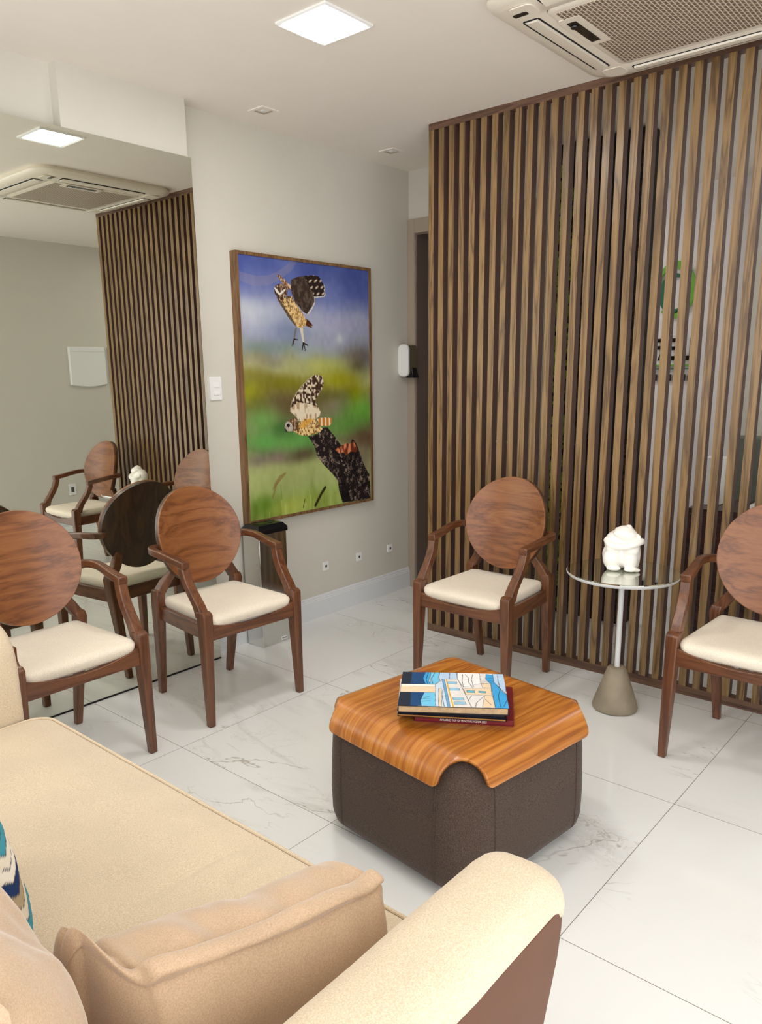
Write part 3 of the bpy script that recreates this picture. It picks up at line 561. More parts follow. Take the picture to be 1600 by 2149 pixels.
# ================================================================= arm chairs
def rail(path, wd, ht):
    P = [Vector(p) for p in path]; secs = []
    for i, p in enumerate(P):
        a = P[max(i-1, 0)]; b = P[min(i+1, len(P)-1)]; tt = (b-a); tt.z = 0; tt.normalize(); s = Vector((tt.y, -tt.x, 0)); ww = wd[i] if isinstance(wd, list) else wd
        secs.append([p-s*ww/2-Vector((0, 0, ht/2)), p+s*ww/2-Vector((0, 0, ht/2)), p+s*ww/2+Vector((0, 0, ht/2)), p-s*ww/2+Vector((0, 0, ht/2))])
    return loft(secs)
def post(st):   # stations: x, y, z, half x, half y
    return loft([[(x-hx, y-hy, z), (x+hx, y-hy, z), (x+hx, y+hy, z), (x-hx, y+hy, z)] for x, y, z, hx, hy in st])
def make_chair():
    t = thing('round_back_armchair', '', 'chair')
    for s in (-1, 1):
        obj('leg', post([(s*0.245, -0.222, 0, .0145, .0145), (s*0.238, -0.213, 0.40, .0215, .026), (s*0.237, -0.212, 0.488, .0225, .027), (s*0.237, -0.203, 0.500, .0225, .020)]), M['chair_z'], t, bevel=0.004)
        pts = crom([(s*0.2375, -0.198, 0.47, ), (s*0.2375, -0.178, 0.515), (s*0.240, -0.140, 0.565), (s*0.244, -0.108, 0.615), (s*0.247, -0.090, 0.668)], 5)
        obj('arm_support', post([(p.x, p.y, p.z, .0205-0.002*i/20, .0245-0.006*i/20) for i, p in enumerate(pts)]), M['chair_z'], t, bevel=0.004)
        pts = crom([(s*0.2465, -0.112, 0.679), (s*0.250, -0.04, 0.688), (s*0.258, 0.04, 0.700), (s*0.262, 0.095, 0.706), (s*0.253, 0.142, 0.708), (s*0.228, 0.166, 0.708), (s*0.198, 0.170, 0.708)], 6)
        obj('armrest', rail(pts, [0.040-0.010*min(1, i/14) for i in range(len(pts))], 0.030), M['chair_y'], t, bevel=0.005)
        obj('leg', post([(s*0.190, 0.250, 0, .0145, .0145), (s*0.209, 0.196, 0.42, .021, .027), (s*0.212, 0.188, 0.49, .021, .028), (s*0.206, 0.190, 0.515, .021, .024)]), M['chair_z'], t, bevel=0.004)
        obj('back_brace', post([(s*0.207, 0.190, 0.495, .024, .023), (s*0.170, 0.182, 0.550, .025, .019), (s*0.136, 0.162, 0.598, .024, .010), (s*0.118, 0.152, 0.622, .020, .006)]), M['chair_z'], t, bevel=0.004)
        obj('side_rail', loft([[(s*0.222, -0.20, 0.375), (s*0.242, -0.20, 0.375), (s*0.242, -0.20, 0.438), (s*0.222, -0.20, 0.438)], [(s*0.194, 0.18, 0.375), (s*0.214, 0.18, 0.375), (s*0.214, 0.18, 0.438), (s*0.194, 0.18, 0.438)]]), M['chair_y'], t, bevel=0.003)
    secs = []
    for k in range(21):
        x = -0.225+0.45*k/20; zt = 0.446-0.036*(1-(x/0.225)**2); secs.append([(x, -0.231, 0.374), (x, -0.206, 0.374), (x, -0.206, zt), (x, -0.231, zt)])
    obj('front_rail', loft(secs), M['chair_x'], t, bevel=0.002)
    obj('rear_rail', box(-0.20, 0.20, 0.172, 0.195, 0.375, 0.438), M['chair_x'], t, bevel=0.002)
    # upholstered seat
    out = rrect(0.220, 0.208, 0.035, 8)
    def ring(sc_, z, dz=0):
        r = []
        for x, y in out:
            X, Y = x*sc_, y*sc_; k = 1-0.115*(Y+0.208)/0.416
            fy = 1.0 if Y < 0 else 1-0.5*(Y/0.208)
            sad = -0.036*(1-min(1, (abs(X)/0.22)**2))*fy*(1.0-0.38*min(1, max(0, (z-0.445)/0.03)))
            sad -= 0.010*max(0, -Y/0.208)**3*min(1, max(0, (z-0.455)/0.02))
            r.append((X*k, Y-0.020, z+sad+dz))
        return r
    z0 = 0.4440
    secs = [ring(0.94, z0-0.014), ring(0.985, z0-0.006), ring(1.0, z0+0.010), ring(1.0, z0+0.020), ring(0.985, z0+0.030), ring(0.955, z0+0.037), ring(0.90, z0+0.0415), ring(0.8, z0+0.044), ring(0.6, z0+0.046), ring(0.4, z0+0.047), ring(0.2, z0+0.047), ring(0.02, z0+0.047)]
    obj('seat', loft(secs), M['cream'], t, smooth=True, angle=60)
    # oval bent-plywood back
    A, B = 0.214, 0.222; cz, cy = 0.735, 0.176; up = Vector((0, 0.092, 0.43)).normalized(); nn = Vector((0, -up.z, up.y))
    def dp(a, b, off):
        return Vector((a, cy, cz)) + up*b + nn*(off + 0.046*(a/A)**2)
    NR, NA = 14, 64
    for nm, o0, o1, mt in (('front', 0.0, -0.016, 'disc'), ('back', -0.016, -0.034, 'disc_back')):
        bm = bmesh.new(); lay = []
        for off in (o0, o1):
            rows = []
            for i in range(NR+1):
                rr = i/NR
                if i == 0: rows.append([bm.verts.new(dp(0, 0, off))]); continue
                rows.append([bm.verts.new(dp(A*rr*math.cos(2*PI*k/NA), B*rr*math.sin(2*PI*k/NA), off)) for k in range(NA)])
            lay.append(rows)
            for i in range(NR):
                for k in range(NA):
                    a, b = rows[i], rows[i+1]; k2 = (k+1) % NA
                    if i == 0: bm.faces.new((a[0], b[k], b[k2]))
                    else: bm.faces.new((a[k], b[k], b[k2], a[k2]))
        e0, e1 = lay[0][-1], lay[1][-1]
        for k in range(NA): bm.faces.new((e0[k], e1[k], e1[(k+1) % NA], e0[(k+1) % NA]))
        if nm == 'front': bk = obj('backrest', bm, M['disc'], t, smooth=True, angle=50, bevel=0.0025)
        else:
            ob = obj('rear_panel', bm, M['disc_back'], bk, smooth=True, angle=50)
    return t
ch = make_chair()
spots = [((2.068, 2.700, 0), -3.0, 'round-back wooden armchair between the mirror and the steel bin'),
         ((1.280, 2.712, 0), 0.0, 'round-back wooden armchair at the left edge beside the end of the beige sofa'),
         ((2.985, 1.886, 0), -90.0, 'round-back wooden armchair against the slatted screen behind the leather ottoman'),
         ((2.975, 0.695, 0), -90.0, 'round-back wooden armchair cut by the right edge, right of the side table')]
for i, (loc, a, lb) in enumerate(spots):
    c = ch if i == 0 else copy_tree(ch)
    c.location = loc; c.rotation_euler = (0, 0, math.radians(a)); tag(c, lb, 'chair', 'round-back wooden armchairs with cream seats')

# ================================================================= side table and sculpture
TC = (3.052, 1.262)
t = thing('side_table', 'round mirror-topped side table on a grey concrete cone base', 'side table', (TC[0], TC[1], 0))
obj('base', lathe([(0.085, 0), (0.094, 0.004), (0.096, 0.012), (0.092, 0.03), (0.041, 0.182), (0.037, 0.190), (0.030, 0.193)], 48), M['concrete'], t, smooth=True, angle=60)
obj('pole', lathe([(0.0115, 0.188), (0.0115, 0.596)], 24), M['metal_white'], t, smooth=True)
obj('top_tray', lathe([(0.03, 0.592), (0.20, 0.594), (0.222, 0.600), (0.230, 0.609), (0.231, 0.6135), (0.2285, 0.6135)], 72), M['metal_white'], t, smooth=True, angle=60)
obj('mirror_top', lathe([(0.2280, 0.6137), (0.2280, 0.6175), (0.2265, 0.6185)], 72), M['dark_mirror'], t, smooth=True, angle=30)
t = bpy.data.meshes.new('sculpture'); bm = bmesh.new()
def ell(c, r, rot=(0, 0, 0)):
    m = Matrix.Translation(c) @ Euler(rot).to_matrix().to_4x4() @ Matrix.Diagonal((*r, 1)); bmesh.ops.create_uvsphere(bm, u_segments=24, v_segments=14, radius=1.0, matrix=m)
ell((-0.014, 0.012, 0.058), (0.066, 0.056, 0.062)); ell((-0.012, 0.010, 0.108), (0.062, 0.050, 0.058))
ell((-0.037, -0.020, 0.046), (0.040, 0.042, 0.048)); ell((-0.034, -0.026, 0.088), (0.032, 0.030, 0.034), (0.3, 0, 0))
ell((0.034, -0.028, 0.046), (0.033, 0.032, 0.050)); ell((0.036, -0.030, 0.090), (0.034, 0.030, 0.036)); ell((0.058, 0.002, 0.060), (0.018, 0.036, 0.062))
ell((0.040, -0.052, 0.010), (0.030, 0.020, 0.011), (0, 0, 0.3)); ell((0.064, -0.046, 0.007), (0.014, 0.012, 0.008)); ell((-0.030, -0.046, 0.010), (0.030, 0.018, 0.011))
tube(crom([(-0.066, 0.0, 0.122), (-0.050, -0.036, 0.108), (-0.010, -0.056, 0.104), (0.035, -0.056, 0.112), (0.066, -0.036, 0.122), (0.076, -0.010, 0.126)], 5), 0.0135, 12, bm=bm)
ell((0.076, -0.016, 0.122), (0.013, 0.016, 0.013)); ell((0.012, -0.012, 0.150), (0.052, 0.042, 0.030), (0, 0.18, 0)); ell((0.012, -0.006, 0.171), (0.034, 0.029, 0.015), (0, 0.1, 0)); ell((0.022, -0.004, 0.181), (0.014, 0.013, 0.010))
ell((-0.022, -0.012, 0.171), (0.010, 0.010, 0.009)); ell((0.060, -0.022, 0.148), (0.014, 0.010, 0.008), (0, 0.5, 0)); ell((-0.020, -0.030, 0.158), (0.020, 0.010, 0.006), (0, -0.2, 0))
bm.to_mesh(t); bm.free(); t.polygons.foreach_set('use_smooth', [True]*len(t.polygons))
sc_o = link('porcelain_figurine', t, M['porcelain']); tag(sc_o, 'white porcelain figurine of a curled-up seated figure on the round side table', 'figurine')
sc_o.location = (3.085, 1.285, 0.6205); sc_o.rotation_euler = (0, 0, math.radians(-67))
rm = sc_o.modifiers.new('remesh', 'REMESH'); rm.mode = 'VOXEL'; rm.voxel_size = 0.0030; rm.use_smooth_shade = True
sm = sc_o.modifiers.new('smooth', 'SMOOTH'); sm.iterations = 4; sm.factor = 0.6

# ================================================================= ottoman with tray
OC = (1.874, 1.288); OR = math.radians(-8)
t = thing('ottoman', 'square dark brown suede ottoman in the middle of the marble floor', 'ottoman', (OC[0], OC[1], 0), OR+math.radians(1.5))
def osec(h, r, z): return [(a, b, z) for a, b in rrect(h, h, r, 10)]
secs = [osec(0.275, 0.09, 0.026), osec(0.298, 0.105, 0.030), osec(0.310, 0.112, 0.042), osec(0.317, 0.116, 0.070), osec(0.319, 0.118, 0.15), osec(0.317, 0.118, 0.24), osec(0.314, 0.118, 0.32), osec(0.306, 0.115, 0.365), osec(0.292, 0.11, 0.395), osec(0.268, 0.10, 0.414), osec(0.235, 0.085, 0.422), osec(0.12, 0.05, 0.425), osec(0.02, 0.01, 0.425)]
obj('body', loft(secs), M['ott'], t, smooth=True, angle=80)
for q in range(4):
    for sgn in (-1, 1):
        pr = [(0.311, 0.044), (0.3182, 0.072), (0.3203, 0.16), (0.3185, 0.24), (0.3155, 0.32), (0.3075, 0.367), (0.294, 0.397), (0.270, 0.4160)]
        P = [Matrix.Rotation(q*PI/2, 3, 'Z') @ Vector((a-0.0006, sgn*min(0.199, a-0.10), z)) for a, z in pr]
        obj('seam', tube(crom(P, 3), 0.0016, 6), M['ott'], t, smooth=True)
for sx in (-1, 1):
    for sy in (-1, 1): obj('foot', lathe([(0.028, 0), (0.030, 0.004), (0.030, 0.034)], 20, c=(sx*0.19, sy*0.19)), M['black_matt'], t, smooth=True, angle=30)
# moulded walnut tray that hangs over the four sides
FH, RB, AM = 0.245, 0.090, math.radians(84); SA = FH+RB*AM; RC = 0.146; ZT = 0.440
def fold(s):
    a = max(0.0, abs(s)-FH)/RB; return math.copysign((FH if abs(s) > FH else abs(s)) + RB*math.sin(a), s), RB*(1-math.cos(a))
def sdf(s, q):
    a = max(abs(s), abs(q))-SA; b = RC-(max(0, SA+0.02-abs(s))**3+max(0, SA+0.02-abs(q))**3)**(1/3)+0.02; k = 0.020; h = max(k-abs(a-b), 0)/k; return max(a, b)+h*h*k/4
NG = 170; bm = bmesh.new(); EX = SA+0.006; cell = 2*EX/NG; gi = {}; uvl = bm.loops.layers.uv.new('arc')
st_ = {}
for i in range(NG+1):
    for j in range(NG+1):
        s, q = -EX+cell*i, -EX+cell*j; f0 = sdf(s, q)
        if f0 > 0:
            if f0 > cell*1.3: continue
            for _ in range(6):
                f1 = sdf(s, q); gx = (sdf(s+1e-4, q)-f1)/1e-4; gy = (sdf(s, q+1e-4)-f1)/1e-4; g2 = gx*gx+gy*gy+1e-9; s -= f1*gx/g2; q -= f1*gy/g2
        x, dz1 = fold(s); y, dz2 = fold(q); v = bm.verts.new((x, y, ZT-dz1-dz2)); gi[i, j] = (v, f0 > 0); st_[v] = (s, q)
for i in range(NG):
    for j in range(NG):
        c4 = [gi.get(k) for k in ((i, j), (i+1, j), (i+1, j+1), (i, j+1))]
        if any(c is None for c in c4) or all(c[1] for c in c4): continue
        f = bm.faces.new([c[0] for c in c4])
        for lp in f.loops: lp[uvl].uv = st_[lp.vert]
bmesh.ops.delete(bm, geom=[v for v in bm.verts if not v.link_faces], context='VERTS')
bmesh.ops.recalc_face_normals(bm, faces=bm.faces[:])
if sum(f.normal.z for f in bm.faces) < 0: bmesh.ops.reverse_faces(bm, faces=bm.faces[:])
me = bpy.data.meshes.new('ottoman_tray'); bm.to_mesh(me); bm.free(); me.polygons.foreach_set('use_smooth', [True]*len(me.polygons))
to = link('wooden_tray', me, M['tray']); tag(to, 'glossy walnut tray with curved-down edges and notched corners covering the brown ottoman', 'tray')
to.location = (OC[0], OC[1], 0); to.rotation_euler = (0, 0, OR)
so = to.modifiers.new('solid', 'SOLIDIFY'); so.thickness = 0.011; so.offset = -1

# ================================================================= books on the tray
BOOK = {'dark1': [(-0.0, -0.0), (0.089, 0.002), (0.095, 0.26), (0.09, 0.393), (-0.001, 0.378)], 'navy1': [(0.089, 0.002), (0.229, -0.001), (0.208, 0.194), (0.237, 0.376), (0.09, 0.393)], 'blue1': [(0.229, -0.001), (0.282, -0.001), (0.267, 0.267), (0.279, 0.371), (0.237, 0.376), (0.208, 0.194)], 'sky1': [(0.282, -0.001), (0.372, -0.002), (0.357, 0.204), (0.376, 0.255), (0.33, 0.378), (0.279, 0.371)], 'pale1': [(0.372, -0.002), (0.538, -0.005), (0.545, 0.196), (0.4, 0.212), (0.376, 0.255), (0.364, 0.149)], 'white1': [(0.543, -0.006), (0.764, -0.007), (0.77, 0.313), (0.601, 0.434), (0.546, 0.209)], 'lemon': [(0.003, 0.383), (0.334, 0.377), (0.334, 0.617), (0.003, 0.623)], 'whitebar': [(0.003, 0.383), (0.334, 0.377), (0.332, 0.442), (0.003, 0.443)], 'dark2': [(0.003, 0.623), (0.107, 0.617), (0.114, 1.007), (-0.0, 1.0)], 'navy2': [(0.107, 0.617), (0.232, 0.618), (0.202, 0.853), (0.217, 0.992), (0.114, 1.007)], 'sky2': [(0.232, 0.618), (0.334, 0.617), (0.345, 0.81), (0.344, 0.997), (0.217, 0.992), (0.202, 0.853)], 'tower': [(0.334, 0.377), (0.4, 0.226), (0.468, 1.001), (0.344, 0.997), (0.334, 0.617)], 'cream1': [(0.366, 0.488), (0.391, 0.485), (0.398, 1.0), (0.371, 0.993)], 'blueline': [(0.395, 0.213), (0.421, 0.223), (0.476, 1.0), (0.453, 0.999)], 'yellow': [(0.429, 0.222), (0.444, 0.226), (0.465, 0.501), (0.511, 0.999), (0.497, 1.001), (0.453, 0.503)], 'w1': [(0.443, 0.273), (0.538, 0.275), (0.539, 0.353), (0.449, 0.351)], 'w2': [(0.464, 0.464), (0.561, 0.469), (0.566, 0.538), (0.47, 0.538)], 'w3': [(0.498, 0.741), (0.596, 0.74), (0.604, 0.809), (0.503, 0.812)], 'w4': [(0.508, 0.858), (0.613, 0.854), (0.621, 0.922), (0.513, 0.931)], 'cream2': [(0.602, 0.484), (0.863, 0.439), (0.859, 0.657), (0.619, 0.653)], 'win1': [(0.63, 0.525), (0.705, 0.533), (0.705, 0.594), (0.633, 0.591)], 'win2': [(0.743, 0.535), (0.807, 0.544), (0.806, 0.592), (0.744, 0.589)], 'cream3': [(0.794, 0.666), (0.867, 0.668), (0.879, 0.996), (0.764, 0.991)], 'cream4': [(0.766, 0.287), (0.865, 0.326), (0.863, 0.439), (0.784, 0.436)], 'blue2': [(0.829, 0.018), (0.894, 0.038), (0.898, 0.272), (0.998, 0.603), (1.0, 1.0), (0.879, 0.996), (0.867, 0.451), (0.865, 0.326), (0.819, 0.178)], 'pale2': [(0.895, 0.011), (1.0, -0.0), (1.007, 0.433), (0.982, 0.605), (0.898, 0.272)]}
LINES = [[(0.763, 0.092), (0.82, 0.112)], [(0.763, 0.171), (0.892, 0.144)], [(0.762, 0.249), (0.898, 0.226)], [(0.77, 0.313), (0.889, 0.286)], [(0.171, 0.725), (0.199, 0.794), (0.288, 0.794)], [(0.211, 0.876), (0.298, 0.84)], [(0.231, 0.778), (0.285, 0.722)], [(0.257, 0.024), (0.239, 0.217), (0.258, 0.36)], [(0.321, 0.003), (0.29, 0.211), (0.308, 0.354)], [(0.471, 0.002), (0.466, 0.192)], [(0.598, 0.043), (0.591, 0.23), (0.601, 0.434)], [(0.623, 0.04), (0.656, 0.17), (0.649, 0.275), (0.689, 0.448)], [(0.698, 0.032), (0.681, 0.194), (0.697, 0.422)], [(0.55, 0.209), (0.594, 0.485), (0.667, 0.994)], [(0.674, 0.67), (0.643, 0.815)], [(0.79, 0.678), (0.712, 0.875), (0.704, 0.989)], [(0.942, 0.059), (0.938, 0.216), (0.945, 0.416)], [(0.949, 0.441), (0.92, 0.684), (0.928, 0.956)], [(1.001, 0.742), (0.958, 0.951)], [(0.797, 0.771), (0.847, 0.923)], [(0.089, 0.002), (0.095, 0.26), (0.119, 0.39)], [(0.408, 0.508), (0.403, 0.754), (0.422, 0.997)], [(0.898, 0.272), (1.001, 0.626)]]
def paint_cover():
    c = Canvas(300, 220, (232, 228, 226)); cols = dict(dark=(30, 42, 60), navy=(28, 74, 124), blue=(62, 166, 226), sky=(116, 200, 238), pale=(186, 212, 240), white=(244, 242, 242), lemon=(236, 212, 180), whitebar=(250, 244, 234), tower=(206, 224, 240), cream=(236, 212, 180), blueline=(110, 170, 216), yellow=(234, 186, 44), w=(150, 200, 226), win=(96, 182, 206))
    for k, P in BOOK.items():
        kk = k.rstrip('0123456789'); c.poly(P, cols[kk])
        if kk not in ('yellow',): c.line(list(P)+[P[0]], .0022, (40, 50, 66), .7)
    for L_ in LINES: c.line(L_, .0028, (30, 36, 50), .85)
    c.a += (c.noise(30, 4)[..., None]-.5)*10; return c
def book(label, size, th, center, z, ang, cover, pages, kind='book', board=0.0022, group='books and magazines stacked on the ottoman tray', name='book'):
    t = thing(name, label, kind, (center[0], center[1], z), math.radians(ang), group)
    hx, hy = size[0]/2, size[1]/2
    obj('pages', box(-hx+0.003, hx-0.003, -hy+0.003, hy-0.001, board, th-board), pages, t)
    bm = box(-hx, hx, -hy, hy, 0, board); add_box(bm, -hx, hx, -hy, hy, th-board, th); obj('cover', bm, cover, t)
    return t
ZB = ZT+0.0005
b1 = book('dark red hardback yearbook at the bottom of the stack', (0.292, 0.248), 0.018, (1.846, 1.238), ZB, -58.2, M['red'], M['red'])
fc = bpy.data.curves.new('spine_text', 'FONT'); fc.body = 'ANUÁRIO TOP OF MIND SALVADOR 2025'; fc.size = 0.0098; fc.align_x = 'CENTER'; fc.align_y = 'CENTER'; fc.extrude = 0.0002; fc.offset = 0.0
fo = bpy.data.objects.new('tmp', fc); COL.objects.link(fo); bpy.context.view_layer.update(); dg = bpy.context.evaluated_depsgraph_get(); me = bpy.data.meshes.new_from_object(fo.evaluated_get(dg)); bpy.data.objects.remove(fo)
xs = [v.co.x for v in me.vertices]; wd = max(xs)-min(xs); me.transform(Matrix.Translation((0.0, -0.1243, 0.0090)) @ Matrix.Rotation(PI/2, 4, 'X') @ Matrix.Diagonal((0.136/wd, 0.95, 1, 1)))
me.materials.clear(); link('spine_lettering', me, M['ink_white'], b1)
b2 = book('thin book with ochre page edges resting on the dark red yearbook', (0.318, 0.250), 0.0070, (1.820, 1.262), ZB+0.0182, -58.2, M['navy'], M['orange'], board=0.0008)
b3 = book('black covered book above the ochre-edged one, fourth from the top of the stack', (0.314, 0.246), 0.0130, (1.822, 1.266), ZB+0.0254, -57.6, M['navy'], M['navy'])
b4 = book('grey magazine sticking out a little to the left in the book stack', (0.250, 0.236), 0.0055, (1.786, 1.290), ZB+0.0386, -53.5, M['metal_white'], M['paper'], 'magazine', 0.0008, name='magazine')
b6 = book('thin pale blue magazine directly under the painted art book', (0.312, 0.250), 0.0045, (1.802, 1.257), ZB+0.0443, -56.0, M['navy'], M['metal_white'], 'magazine', 0.0008, name='magazine')
b5 = book('blue and cream painted cover art book on top of the stack', (0.318, 0.256), 0.0215, (1.795, 1.2485), ZB+0.0490, -54.8, M['navy'], M['paper'], board=0.0016)
cvb = paint_cover()
link('cover_print', cvb.to_mesh('cover_print', lambda u, v: (-0.159+0.318*u, 0.128-0.256*v, 0.0217)), M['cover'], b5)

# ================================================================= sofa
sf = thing('sofa', 'long beige fabric sofa with tan leather outer arm in the foreground', 'sofa', (0.5, 1.4, 0))
ox, oy = 0.5, 1.4
def T(P): return [(x-ox, y-oy, z) for x, y, z in P]
# seat cushion as concentric rings
hx, hy = 0.3875, 0.785; cx, cy = 0.607, 1.420
out = rrect(hx, hy, 0.065, 10)
def cring(inset, z, crown=0.0):
    r = []
    for x, y in out:
        kx = (hx-inset)/hx; ky = (hy-inset)/hy; X, Y = x*kx, y*ky
        r.append((cx+X-ox, cy+Y-oy, z))
    return r
dense = []
def seat_mesh():
    bm = bmesh.new(); NX, NY = 90, 170; top = {}
    secs = [cring(0.02, 0.300), cring(0.004, 0.306), cring(-0.004, 0.33), cring(-0.006, 0.37), cring(-0.003, 0.415), cring(0.003, 0.432), cring(0.012, 0.440)]
    loft(secs, cap=False, bm=bm)
    prev = [v for v in bm.verts][-len(out):]
    for k in range(1, 40):
        ins = 0.012 + (hx-0.016)*(k/39.0); ring = []
        for x, y, z in cring(ins, 0):
            X, Y = x+ox, y+oy; e = min(1, (ins-0.012)/0.12)
            z = 0.440 + 0.016*math.sin(e*PI/2) + 0.004*nz(X, Y, 3, 5)*e
            # soft creases near the throw pillow
            for (a0, b0, a1, b1, amp) in ((0.94, 1.175, 0.68, 1.225, 0.011), (0.93, 1.125, 0.78, 1.130, 0.008), (0.94, 1.065, 0.84, 1.0, 0.006)):
                dx, dy = a1-a0, b1-b0; L2 = dx*dx+dy*dy; tt = max(0, min(1, ((X-a0)*dx+(Y-b0)*dy)/L2)); d = math.hypot(X-a0-tt*dx, Y-b0-tt*dy - 0.012*math.sin(tt*5))
                z -= amp*math.exp(-(d/0.013)**2)*math.sin(PI*min(1, max(0, tt*0.9+0.05)))*e
            ring.append(bm.verts.new((x, y, z)))
        n = len(prev)
        for j in range(n): bm.faces.new((prev[j], prev[(j+1) % n], ring[(j+1) % n], ring[j]))
        prev = ring
    bm.faces.new(prev)
    return bm
# even out: subdivide the long outline first so that creases have vertices to bend
def dense_outline():
    res = []; n = len(out)
    for i in range(n):
        a, b = Vector(out[i]), Vector(out[(i+1) % n]); k = max(1, int((b-a).length/0.012))
        for j in range(k): res.append(tuple(a.lerp(b, j/k)))
    return res
out = dense_outline()
sc_ = obj('seat_cushion', seat_mesh(), M['sofa'], sf, smooth=True, angle=80)
obj('piping', tube(cring(0.004, 0.4385), 0.0042, 8, closed=True), M['sofa'], sc_, smooth=True)
obj('base', box(0.0-ox, 0.972-ox, 0.66-oy, 2.22-oy, 0.07, 0.300), M['sofa'], sf, bevel=0.02, seg=4)
obj('back', loft([T([(x, y, z) for x, z in ((-0.10, 0.07), (-0.14, 0.70), (-0.12, 0.76), (-0.07, 0.78), (-0.01, 0.76), (0.02, 0.70), (0.10, 0.35), (0.10, 0.07))]) for y in (0.50, 2.36)]), M['sofa'], sf, bevel=0.015, seg=3)
def arm(y_out, y_in, ztop, xf, near):
    dz = ztop-0.688
    s = 1 if y_in > y_out else -1; W = abs(y_in-y_out)
    prof = [(0.008, 0.618+dz), (-0.002, 0.632+dz), (-0.003, 0.652+dz), (0.005, 0.674+dz), (0.022, 0.688+dz), (0.05, 0.6935+dz), (0.085, 0.693+dz), (0.115, 0.687+dz), (0.140, 0.670+dz), (0.158, 0.642+dz), (0.168, 0.60+dz), (0.170, 0.45), (0.170, 0.30), (0.07, 0.30), (0.03, 0.618+dz)]
    prof = [(q.x, q.y) for q in crom([(a, z, 0) for a, z in prof[:11]], 3)] + prof[11:]
    prof = [(a*W/0.17, z) for a, z in prof]
    st = [-0.10] + [0.02+0.045*k for k in range(int((xf-0.10)/0.045))] + [xf-0.06, xf-0.035, xf-0.018, xf-0.007, xf]
    secs = []
    for i, x in enumerate(st):
        e = max(0.0, (x-(xf-0.06))/0.06); sh = 1-math.sqrt(max(0, 1-e*e)); row = []
        for j, (a, z) in enumerate(prof):
            am = W*0.5; zz = z; aa = a
            if sh > 0: aa = am+(a-am)*(1-0.10*sh); zz = z-(0.034*sh if z > 0.6+dz else 0) - 0.0
            wob = 0.006*nz(x, 1.7, j*0.01, 14) if (j <= 3 or j == len(prof)-1) else 0.002*nz(x, j*0.3, 5, 9)
            row.append((x-ox, y_out+s*aa-oy, zz+wob))
        secs.append(row)
    a = obj('arm', loft(secs), M['sofa'], sf, smooth=True, angle=70)
    fr = [(xf+0.012, 0.616+dz), (xf+0.010, 0.57+dz), (xf+0.000, 0.52), (xf-0.038, 0.42), (xf-0.075, 0.28), (xf-0.09, 0.07)]
    pl = fr + [(-0.10, 0.07), (-0.12, 0.62+dz)]
    y0, y1 = y_out+s*0.010, y_out+s*0.16
    bm = loft([[(x-ox, y0-oy, z) for x, z in pl], [(x-ox, y1-oy, z) for x, z in pl]])
    obj('leather_panel', bm, M['leather'], a, bevel=0.008, seg=3)
arm(0.470, 0.640, 0.688, 0.998, True)
arm(2.395, 2.212, 0.735, 0.935, False)
for x in (0.0, 0.86):
    for y in (0.56, 2.30): obj('foot', box(x-0.03-ox, x+0.03-ox, y-0.03-oy, y+0.03-oy, 0, 0.072), M['black_matt'], sf)

def pillow(name, w, h, th, mat, M4, label, cat, seed=0, flange=0.0, wr=0.010, N=46, group=None):
    bm = bmesh.new(); P = {}
    for side in (1, -1):
        for i in range(N+1):
            for j in range(N+1):
                u, v = -1+2*i/N, -1+2*j/N
                edge = i in (0, N) or j in (0, N)
                if edge and side == -1: P[side, i, j] = P[1, i, j]; continue
                px = 1-0.05*(1-abs(v)**2.2)*abs(u)**3; py = 1-0.05*(1-abs(u)**2.2)*abs(v)**3
                x, y = u*w/2*px, v*h/2*py
                k = max(0.0, (1-abs(u)**3.0))**0.5 * max(0.0, (1-abs(v)**3.0))**0.5
                z = side*th/2*k + wr*k**0.5*nz(x, y, seed+side, 9)*1.6 + 0.5*wr*nz(x, y, seed+9, 22)*k**0.5
                z += wr*0.8*nz(x, y, seed+20, 6)
                P[side, i, j] = bm.verts.new((x, y, z))
    for side in (1, -1):
        for i in range(N):
            for j in range(N):
                q = [P[side, i, j], P[side, i+1, j], P[side, i+1, j+1], P[side, i, j+1]]; bm.faces.new(q if side == 1 else q[::-1])
    bmesh.ops.transform(bm, matrix=M4, verts=bm.verts)
    rim = [P[1, i, 0] for i in range(N+1)] + [P[1, N, j] for j in range(1, N+1)] + [P[1, i, N] for i in range(N-1, -1, -1)] + [P[1, 0, j] for j in range(N-1, 0, -1)]
    rimco = [v.co.copy() for v in rim]; ctr = sum(rimco, Vector())/len(rimco); nv = (M4.to_3x3() @ Vector((0, 0, 1))).normalized()
    o = obj(name, bm, mat, None, smooth=True, angle=80)
    loc = ctr.copy(); o.data.transform(Matrix.Translation(-loc)); o.location = loc; tag(o, label, cat, group)
    if flange:
        secs = []
        for k, c in enumerate(rimco):
            d = (c-ctr).normalized(); fw = flange*(1+0.25*nz(k*0.07, seed, 0)); wv = nv*(0.010*nz(k*0.09, seed+3, 0)); b = c-d*0.006
            secs.append([b-nv*0.006-loc, c+d*fw-nv*0.003+wv-loc, c+d*fw+nv*0.003+wv-loc, b+nv*0.006-loc])
        f = obj('flange', loft(secs, closed=True, cap=False), mat, o, smooth=True, angle=60)
    return o
def frame4(c, xa, ya):
    xa = Vector(xa).normalized(); ya = Vector(ya); ya = (ya-xa*ya.dot(xa)).normalized(); za = xa.cross(ya)
    m = Matrix((xa, ya, za)).transposed().to_4x4(); m.translation = Vector(c); return m
